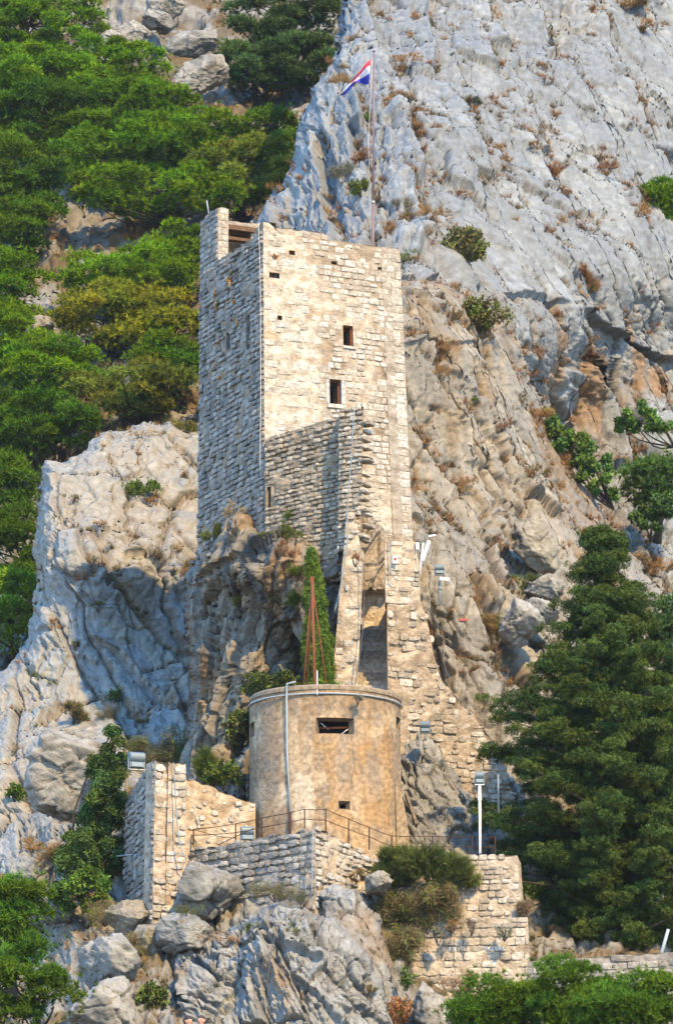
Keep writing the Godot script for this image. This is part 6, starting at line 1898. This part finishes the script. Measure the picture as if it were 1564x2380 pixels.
func build_fittings() -> void:
	# flagpole on the tower roof
	var foot := at_h(866, 51.3, 172.4)
	var tip := at(869, 120, 172.4)
	var t := thing("flagpole", "tall dark flagpole standing on the tower roof", "flagpole", foot)
	put("lower_pole", done_tube([Vector3.ZERO, (tip - foot) * 0.34], 0.062), mats.pole_paint, t)
	put("upper_pole", done_tube([(tip - foot) * 0.34, tip - foot], 0.045), mats.pole_paint, t)
	put("joint_collar", done_tube([(tip - foot) * 0.335, (tip - foot) * 0.345], 0.08), mats.galvanised, t)
	var st := tool(true)
	lathe(st, tip - foot, Basis.IDENTITY, [Vector2(0.0, 0.0), Vector2(0.07, 0.0), Vector2(0.075, 0.03), Vector2(0.0, 0.06)], 10)
	put("cap", done(st), mats.pole_paint, t)
	put("halyard", done_tube([tip - foot + Vector3(-0.06, -0.25, 0.05), (tip - foot) * 0.6 + Vector3(-0.22, 0, 0.05), (tip - foot) * 0.12 + Vector3(-0.05, 0, 0.06)], 0.008, 4), mats.rope, t)
	flag()
	# floodlights
	floodlight("large grey floodlight on top of the corner wall's left end", 318, 1768, 36, 40, 158.6, 0.35)
	floodlight("grey floodlight lying behind the railing at the bunker's left foot", 575, 1938, 30, 34, 156.4, 0.15)
	floodlight("small floodlight on a short stalk against the ramp wall right of the bunker", 988, 1690, 22, 28, 162.2, -0.1, 16)
	floodlight("floodlight over a white crossbar on a post right of the masonry pillar", 1021, 1324, 22, 24, 165.2, 0.0, 72)
	floodlight("floodlight on a tall white pole at the terrace edge beside the conifer", 1114, 1808, 20, 30, 155.0, 0.0, 160, "white_paint")
	st = tool()
	box(st, at(1033, 1346, 165.0), Vector3(0.42, 0.13, 0.1), Basis(Vector3(0, 0, 1), -0.1), 0.02)
	tag(put("crossbar", done(st), mats.white_paint), "white crossbar on the floodlight post right of the masonry pillar", "bracket")
	# camera mast beside the pillar
	var base := at(975, 1335, 163.9)
	t = thing("camera_mast", "white surveillance camera mast beside the masonry pillar", "camera mast", base)
	var q := func(x, y, d = 163.9): return at(x, y, d) - base
	put("mast", done_tube([Vector3.ZERO, q.call(983, 1262)], 0.035), mats.white_paint, t)
	put("conduit_tube", done_tube([q.call(968, 1340), q.call(966, 1262)], 0.02), mats.galvanised, t)
	st = tool()
	var ax: Vector3 = (q.call(999, 1252) - q.call(979, 1310)).normalized()
	box(st, (q.call(999, 1252) + q.call(979, 1310)) * 0.5, Vector3(0.13, 0.9, 0.14), Basis(ax.cross(Vector3(0, 0, 1)).normalized(), ax, Vector3(0, 0, 1)), 0.03)
	put("camera_body", done(st), mats.white_paint, t)
	st = tool()
	box(st, q.call(1004, 1246), Vector3(0.3, 0.07, 0.24), Basis(Vector3(0, 0, 1), 0.15), 0.015)
	put("sun_shield", done(st), mats.white_paint, t)
	st = tool()
	box(st, q.call(970, 1270), Vector3(0.12, 0.3, 0.14), Basis.IDENTITY, 0.02)
	put("junction_box", done(st), mats.white_paint, t)
	# trail blazes
	st = tool()
	box(st, at(918, 1301, 163.38), Vector3(0.2, 0.3, 0.02), Basis(Vector3.UP, -0.1), 0.004)
	tag(put("trail_blaze", done(st), mats.white_paint), "white and red trail mark painted on the masonry pillar", "trail mark")
	st = tool()
	box(st, at(918, 1299, 163.35), Vector3(0.12, 0.1, 0.02), Basis(Vector3.UP, -0.1), 0.004)
	put("red_patch", done(st), mats.red_paint, get_node("trail_blaze"))
	st = tool()
	box(st, on_face("rock_ridge", 1075, 1443) + Vector3(0, 0, 0.12), Vector3(0.36, 0.075, 0.06), Basis(Vector3(0, 0, 1), 0.08), 0.01)
	tag(put("trail_blaze", done(st), mats.red_paint), "red dash on the rocky slope right of the ramp wall", "trail mark")
	# cables and pipes
	line_of("lightning_cable", "thin pale cable down the tower's front corner", "cable", [[601, 518, 167.9], [605, 640, 167.75], [606, 800, 167.6], [606, 950, 167.5], [604, 1090, 167.4]], 0.011, "rope")
	line_of("lightning_rod", "short pale rod on the tower's raised back corner", "rod", [[486, 500, 174.2], [481, 466, 174.2]], 0.03, "galvanised")
	line_of("turret_cable", "thin rod against the back wall beside the turret end", "cable", [[519, 608, 173.4], [520, 540, 173.3]], 0.018, "cable")
	line_of("buttress_pipe", "grey pipe down the broken buttress and the stair wall", "pipe", [[823, 952, 163.35], [815, 1080, 163.30], [807, 1195, 163.15], [809, 1230, 163.10], [803, 1290, 162.90], [790, 1370, 162.80], [778, 1420, 162.70]], 0.026, "lead_grey")
	line_of("pillar_conduit", "dark conduit down the masonry pillar", "pipe", [[907, 1250, 163.30], [908, 1300, 163.25], [909, 1334, 163.20], [922, 1346, 163.20]], 0.022, "lead_grey")
	line_of("stair_cable", "black cable pinned along the pale wall beside the stair", "cable", [[841, 1290, 163.20], [846, 1350, 163.10], [845, 1430, 163.10], [838, 1510, 163.00], [826, 1590, 162.90]], 0.018, "cable")
	line_of("slanting_cable", "slack black cable from the buttress to the masonry pillar", "cable", [[836, 1182, 163.20], [862, 1222, 163.10], [893, 1262, 163.10]], 0.014, "cable")
	line_of("corner_wall_pipe", "grey conduit down the corner wall's sunlit end", "pipe", [[404, 1772, 155.7], [408, 1850, 155.6], [414, 1930, 155.5], [422, 1975, 155.4], [434, 2000, 155.4]], 0.022, "lead_grey")
	line_of("terrace_pipe", "grey pipe down the terrace wall just left of its corner", "pipe", [[727, 1926, 152.7], [726, 1990, 152.5], [725, 2078, 152.3]], 0.026, "lead_grey")
	line_of("crag_cable", "thin cable trailing down the huge crag at the bottom", "cable", [[725, 2078, 151.0], [700, 2105, 149.6], [650, 2150, 147.6], [628, 2230, 147.0], [622, 2310, 146.8], [632, 2385, 146.6]], 0.012, "cable")
	line_of("wall_bracket", "short grey rod sticking out of the corner wall's shaded flank", "rod", [[312, 1986, 157.5], [272, 1990, 158.6]], 0.03, "lead_grey")
	line_of("service_pole", "thin grey pole in front of the conifer's left edge", "pole", [[1158, 1890, 156.0], [1157, 1800, 156.0]], 0.04, "lead_grey")
	line_of("leaning_pole", "pale green pole leaning behind the boundary wall at the right edge", "pole", [[1528, 2245, 147.5], [1552, 2160, 147.5]], 0.06, "galvanised")
	line_of("slope_rope", "rope fence line down the rocky slope right of the ramp wall", "rope", [[968, 1340, 163.20], [1000, 1420, 163.40], [1030, 1480, 164.00], [1036, 1560, 163.80], [1090, 1620, 164.40], [1130, 1680, 164.80]], 0.008, "lead_grey")
	# tripod mast on the bunker roof
	var roof := at_h(756, 30.68, 160.0)
	t = thing("tripod_mast", "rusty tripod mast standing on the bunker roof", "mast", roof)
	var top := at(725, 1345, 160.0) - roof
	var ft := [at_h(703, 30.66, 160.4) - roof, at_h(764, 30.66, 160.4) - roof]
	put("mast", done_tube([at_h(732, 30.6, 158.4) - roof, top], 0.06), mats.rust, t)
	for k in 2: put("leg", done_tube([ft[k], top + Vector3(0, -0.12, 0)], 0.034), mats.rust, t)
	put("leg", done_tube([at_h(712, 30.66, 161.8) - roof, top + Vector3(0, -0.12, 0)], 0.034), mats.rust, t)
	st = tool()
	box(st, top + Vector3(0, -0.08, 0), Vector3(0.16, 0.3, 0.16), Basis.IDENTITY, 0.02)
	put("head", done(st), mats.rust, t)
	put("foot_clamp", done_tube([at_h(737, 30.2, 157.0) - roof, at_h(737, 31.2, 157.3) - roof], 0.022), mats.white_paint, t)
	# railing along the terrace wall: thin posts, two rails
	t = thing("railing", "thin rusty two-rail railing along the terrace wall below the bunker", "railing", at_h(733, 24.3, 153.4))
	var o: Vector3 = t.position
	var posts := [[450, 1927, 1955, 156.9], [548, 1914, 1955, 155.9], [609, 1900, 1944, 155.0], [708, 1880, 1925, 153.6], [757, 1880, 1930, 153.6], [810, 1902, 1950, 154.6], [858, 1922, 1965, 155.6], [910, 1942, 1990, 155.8], [1005, 1943, 1990, 155.6], [1097, 1943, 1990, 155.4], [1150, 1945, 1990, 155.3]]
	for k in posts.size():
		var p = posts[k]
		var a := at(p[0], p[1], p[3]) - o
		var b := at(p[0], p[2] + 10, p[3]) - o
		put("post", done_tube([b, a], 0.026, 6), mats.iron, t)
		if k < posts.size() - 1:
			var n = posts[k + 1]
			for f in [0.02, 0.52]:
				var c := at(p[0], lerpf(p[1], p[2], f), p[3]) - o
				var e := at(n[0], lerpf(n[1], n[2], f), n[3]) - o
				put("rail", done_tube([c, c.lerp(e, 0.5) + Vector3(0, -0.02, 0), e], 0.016, 5), mats.iron, t)
	put("brace", done_tube([at(453, 1929, 156.9) - o, at(512, 1945, 156.2) - o, at(548, 1948, 155.9) - o], 0.014, 5), mats.iron, t)
	put("brace", done_tube([at(510, 1962, 156.3) - o, at(590, 1925, 155.3) - o], 0.016, 5), mats.iron, t)
	put("brace", done_tube([at(910, 1968, 155.8) - o, at(930, 1990, 155.7) - o], 0.014, 5), mats.iron, t)

func flag() -> void:
	# red, white and blue bands with a chequered shield, printed on cloth
	var img := Image.create(240, 120, false, Image.FORMAT_RGB8)
	img.fill_rect(Rect2i(0, 0, 240, 40), Color(0.86, 0.14, 0.22))
	img.fill_rect(Rect2i(0, 40, 240, 40), Color(0.93, 0.93, 0.93))
	img.fill_rect(Rect2i(0, 80, 240, 40), Color(0.20, 0.26, 0.72))
	for j in 5:
		for i in 5:
			img.fill_rect(Rect2i(95 + i * 10, 34 + j * 10, 10, 10), Color(0.86, 0.14, 0.22) if (i + j) % 2 == 0 else Color(0.95, 0.95, 0.95))
	for i in 5: img.fill_rect(Rect2i(96 + i * 10, 22 - (4 if i % 2 == 0 else 0), 9, 13), Color(0.12, 0.25, 0.62) if i % 2 else Color(0.35, 0.6, 0.85))
	img.generate_mipmaps()
	var m := plain_mat("flag_cloth", Color(1, 1, 1), 0.85)
	m.albedo_texture = ImageTexture.create_from_image(img)
	m.cull_mode = BaseMaterial3D.CULL_DISABLED
	m.backlight_enabled = true
	m.backlight = Color(0.25, 0.25, 0.25)
	var st := tool(true)
	var nu := 30
	var nv := 16
	var d := 172.3
	# the cloth hangs from the halyard, blows to the left and folds over itself towards the fly end
	var upper := spline([at(862, 138, d), at(850, 148, d - 0.25), at(836, 166, d + 0.15), at(820, 184, d - 0.2), at(804, 205, d + 0.15), at(790, 219, d)], 6)
	var lower := spline([at(857, 196, d + 0.1), at(846, 196, d + 0.45), at(831, 191, d + 0.1), at(818, 203, d + 0.45), at(803, 219, d + 0.2), at(788, 222, d + 0.2)], 6)
	var g := []
	for i in nu + 1:
		var row := []
		var a: Vector3 = upper[i]
		var b: Vector3 = lower[i]
		for j in nv + 1:
			var v := float(j) / nv
			var u := float(i) / nu
			var p := a.lerp(b, v) + Vector3(0, 0, sin(v * PI) * (0.12 + 0.25 * sin(u * 9.0 + v * 2.0)))
			row.append([p, Vector2(u, v)])
		g.append(row)
	for i in nu:
		for j in nv:
			for q in [g[i][j], g[i + 1][j + 1], g[i + 1][j], g[i][j], g[i][j + 1], g[i + 1][j + 1]]:
				st.set_uv(q[1]); st.add_vertex(q[0])
	tag(put("flag", done(st), m), "red, white and blue flag with a chequered shield drooping from the flagpole", "flag")

# ---------------------------------------------------------------- two passers-by in front of the slope
func capsule(p: Vector3, a: Vector3, b: Vector3, ra: float, rb: float) -> float:
	var ab := b - a
	var t := clampf((p - a).dot(ab) / maxf(ab.length_squared(), 1e-6), 0.0, 1.0)
	return p.distance_to(a + ab * t) - lerpf(ra, rb, t)

func surface_net(bones: Array, lo: Vector3, hi: Vector3, cell: float, blend: float, tint: Callable) -> ArrayMesh:
	var n := Vector3i(((hi - lo) / cell).ceil()) + Vector3i.ONE
	var v := PackedFloat32Array(); v.resize(n.x * n.y * n.z); v.fill(1.0)
	for b in bones:
		var r: float = maxf(b[2], b[3]) + cell * 3.0 + blend
		var l := Vector3i(((b[0].min(b[1]) - Vector3.ONE * r - lo) / cell).floor()).clamp(Vector3i.ZERO, n - Vector3i.ONE)
		var h := Vector3i(((b[0].max(b[1]) + Vector3.ONE * r - lo) / cell).ceil()).clamp(Vector3i.ZERO, n - Vector3i.ONE)
		for z in range(l.z, h.z + 1):
			for y in range(l.y, h.y + 1):
				for x in range(l.x, h.x + 1):
					var k := (z * n.y + y) * n.x + x
					var d := capsule(lo + Vector3(x, y, z) * cell, b[0], b[1], b[2], b[3])
					var o := v[k]
					var w := maxf(blend - absf(o - d), 0.0) / blend
					v[k] = minf(o, d) - w * w * blend * 0.25
	var id := PackedInt32Array(); id.resize(v.size()); id.fill(-1)
	var pts := []
	for z in n.z - 1:
		for y in n.y - 1:
			for x in n.x - 1:
				var k := (z * n.y + y) * n.x + x
				var s := Vector3.ZERO
				var c := 0
				var f := []
				for q in 8: f.append(v[k + (q & 1) + ((q >> 1) & 1) * n.x + (q >> 2) * n.x * n.y])
				for e in [[0, 1], [2, 3], [4, 5], [6, 7], [0, 2], [1, 3], [4, 6], [5, 7], [0, 4], [1, 5], [2, 6], [3, 7]]:
					var fa: float = f[e[0]]; var fb: float = f[e[1]]
					if (fa < 0.0) == (fb < 0.0): continue
					var t := fa / (fa - fb)
					s += Vector3(e[0] & 1, (e[0] >> 1) & 1, e[0] >> 2).lerp(Vector3(e[1] & 1, (e[1] >> 1) & 1, e[1] >> 2), t)
					c += 1
				if c:
					id[k] = pts.size()
					pts.append(lo + (Vector3(x, y, z) + s / c) * cell)
	var st := tool(true)
	var sx := 1; var sy := n.x; var sz := n.x * n.y
	for z in range(1, n.z - 1):
		for y in range(1, n.y - 1):
			for x in range(1, n.x - 1):
				var k := (z * n.y + y) * n.x + x
				for ax in [[sx, sy, sz], [sy, sz, sx], [sz, sx, sy]]:
					if (v[k] < 0.0) == (v[k + ax[0]] < 0.0): continue
					var q := [id[k], id[k - ax[1]], id[k - ax[1] - ax[2]], id[k - ax[2]]]
					if q.has(-1): continue
					if v[k] < 0.0: q.reverse()
					for t in [0, 1, 2, 0, 2, 3]:
						st.set_color(tint.call(pts[q[t]])); st.add_vertex(pts[q[t]])
	return done(st)

func person(label: String, x: float, y_top: float, d: float, facing: float, tall: float, shirt: Color, hair: Color) -> void:
	var top := at(x, y_top, d)
	var t := thing("person", label, "person", top - Vector3(0, tall, 0), "people at the foot of the slope")
	t.rotation.y = facing
	var s := tall / 1.75
	var V := func(a, b, c): return Vector3(a, b, c) * s
	var bones := [
		[V.call(0, 1.02, 0), V.call(0, 1.30, 0.0), 0.135 * s, 0.15 * s], [V.call(-0.07, 1.0, 0), V.call(0.07, 1.0, 0), 0.12 * s, 0.12 * s],
		[V.call(-0.15, 1.40, 0), V.call(0.15, 1.40, 0), 0.072 * s, 0.072 * s], [V.call(0, 1.40, 0), V.call(0, 1.54, 0.015), 0.06 * s, 0.053 * s]]
	for k in [-1, 1]:
		bones.append([V.call(k * 0.20, 1.39, 0), V.call(k * 0.25, 1.12, -0.02), 0.052 * s, 0.042 * s])
		bones.append([V.call(k * 0.25, 1.12, -0.02), V.call(k * 0.24, 0.88, 0.05), 0.04 * s, 0.028 * s])
		bones.append([V.call(k * 0.09, 0.95, 0), V.call(k * 0.10, 0.52, 0.02), 0.088 * s, 0.056 * s])
		bones.append([V.call(k * 0.10, 0.52, 0.02), V.call(k * 0.10, 0.08, -0.02), 0.056 * s, 0.038 * s])
		bones.append([V.call(k * 0.10, 0.04, -0.04), V.call(k * 0.12, 0.035, 0.14), 0.042 * s, 0.034 * s])
	var skin := Color(0.42, 0.24, 0.16)
	var tone := func(p: Vector3) -> Color:
		var q := p / s
		if q.y < 0.09: return Color(0.05, 0.045, 0.04)
		if q.y < 0.98 and absf(q.x) < 0.2: return Color(0.05, 0.06, 0.09)
		if q.y > 1.455 or (absf(q.x) > 0.19 and q.y < 1.18): return skin
		return shirt
	var body := put("body", surface_net(bones, Vector3(-0.36, -0.02, -0.22) * s, Vector3(0.36, 1.64, 0.28) * s, 0.022, 0.05, tone), person_mat(), t)
	# head: skull, jaw, nose and ears; eyes and mouth in front, hair over the skull
	var hb := [
		[V.call(0, 1.645, 0.0), V.call(0, 1.655, -0.015), 0.088 * s, 0.09 * s], [V.call(0, 1.60, 0.035), V.call(0, 1.575, 0.05), 0.06 * s, 0.042 * s], [V.call(0, 1.54, 0.0), V.call(0, 1.60, 0.0), 0.055 * s, 0.06 * s],
		[V.call(0, 1.645, 0.09), V.call(0, 1.615, 0.108), 0.010 * s, 0.016 * s], [V.call(0.084, 1.64, -0.005), V.call(0.084, 1.61, 0.0), 0.016 * s, 0.012 * s], [V.call(-0.084, 1.64, -0.005), V.call(-0.084, 1.61, 0.0), 0.016 * s, 0.012 * s]]
	put("head", surface_net(hb, Vector3(-0.12, 1.50, -0.13) * s, Vector3(0.12, 1.77, 0.15) * s, 0.009, 0.02, func(_p): return skin), person_mat(), t)
	var cap := [[V.call(0, 1.668, -0.012), V.call(0, 1.665, -0.03), 0.093 * s, 0.095 * s], [V.call(0, 1.62, -0.055), V.call(0, 1.585, -0.055), 0.06 * s, 0.045 * s]]
	var hm := surface_net(cap, Vector3(-0.12, 1.50, -0.15) * s, Vector3(0.12, 1.79, 0.12) * s, 0.012, 0.03, func(_p): return hair)
	put("hair", hm, person_mat(), t)
	for k in [-1, 1]:
		var st := tool(true)
		lathe(st, V.call(k * 0.034, 1.645, 0.078), Basis(Vector3(1, 0, 0), PI * 0.5), [Vector2(0.0, -0.002), Vector2(0.011, 0.004), Vector2(0.007, 0.011), Vector2(0.0, 0.013)], 8)
		put("eye", done(st), mats.dark, t)
	var mo := tool()
	box(mo, V.call(0, 1.582, 0.093), Vector3(0.04, 0.008, 0.01))
	put("mouth", done(mo), mats.red_paint, t)

func person_mat() -> StandardMaterial3D:
	if not mats.has("person"):
		var m := plain_mat("person", Color(1, 1, 1), 0.8)
		m.vertex_color_use_as_albedo = true
	return mats.person

func build_people() -> void:
	person("dark haired passer-by at the bottom edge, left of the pair", 438, 2362, 95.0, 0.9, 1.76, Color(0.06, 0.07, 0.10), Color(0.02, 0.015, 0.012))
	person("passer-by in a red shirt at the bottom edge, right of the pair", 468, 2360, 95.4, -0.4, 1.79, Color(0.55, 0.05, 0.05), Color(0.04, 0.025, 0.018))
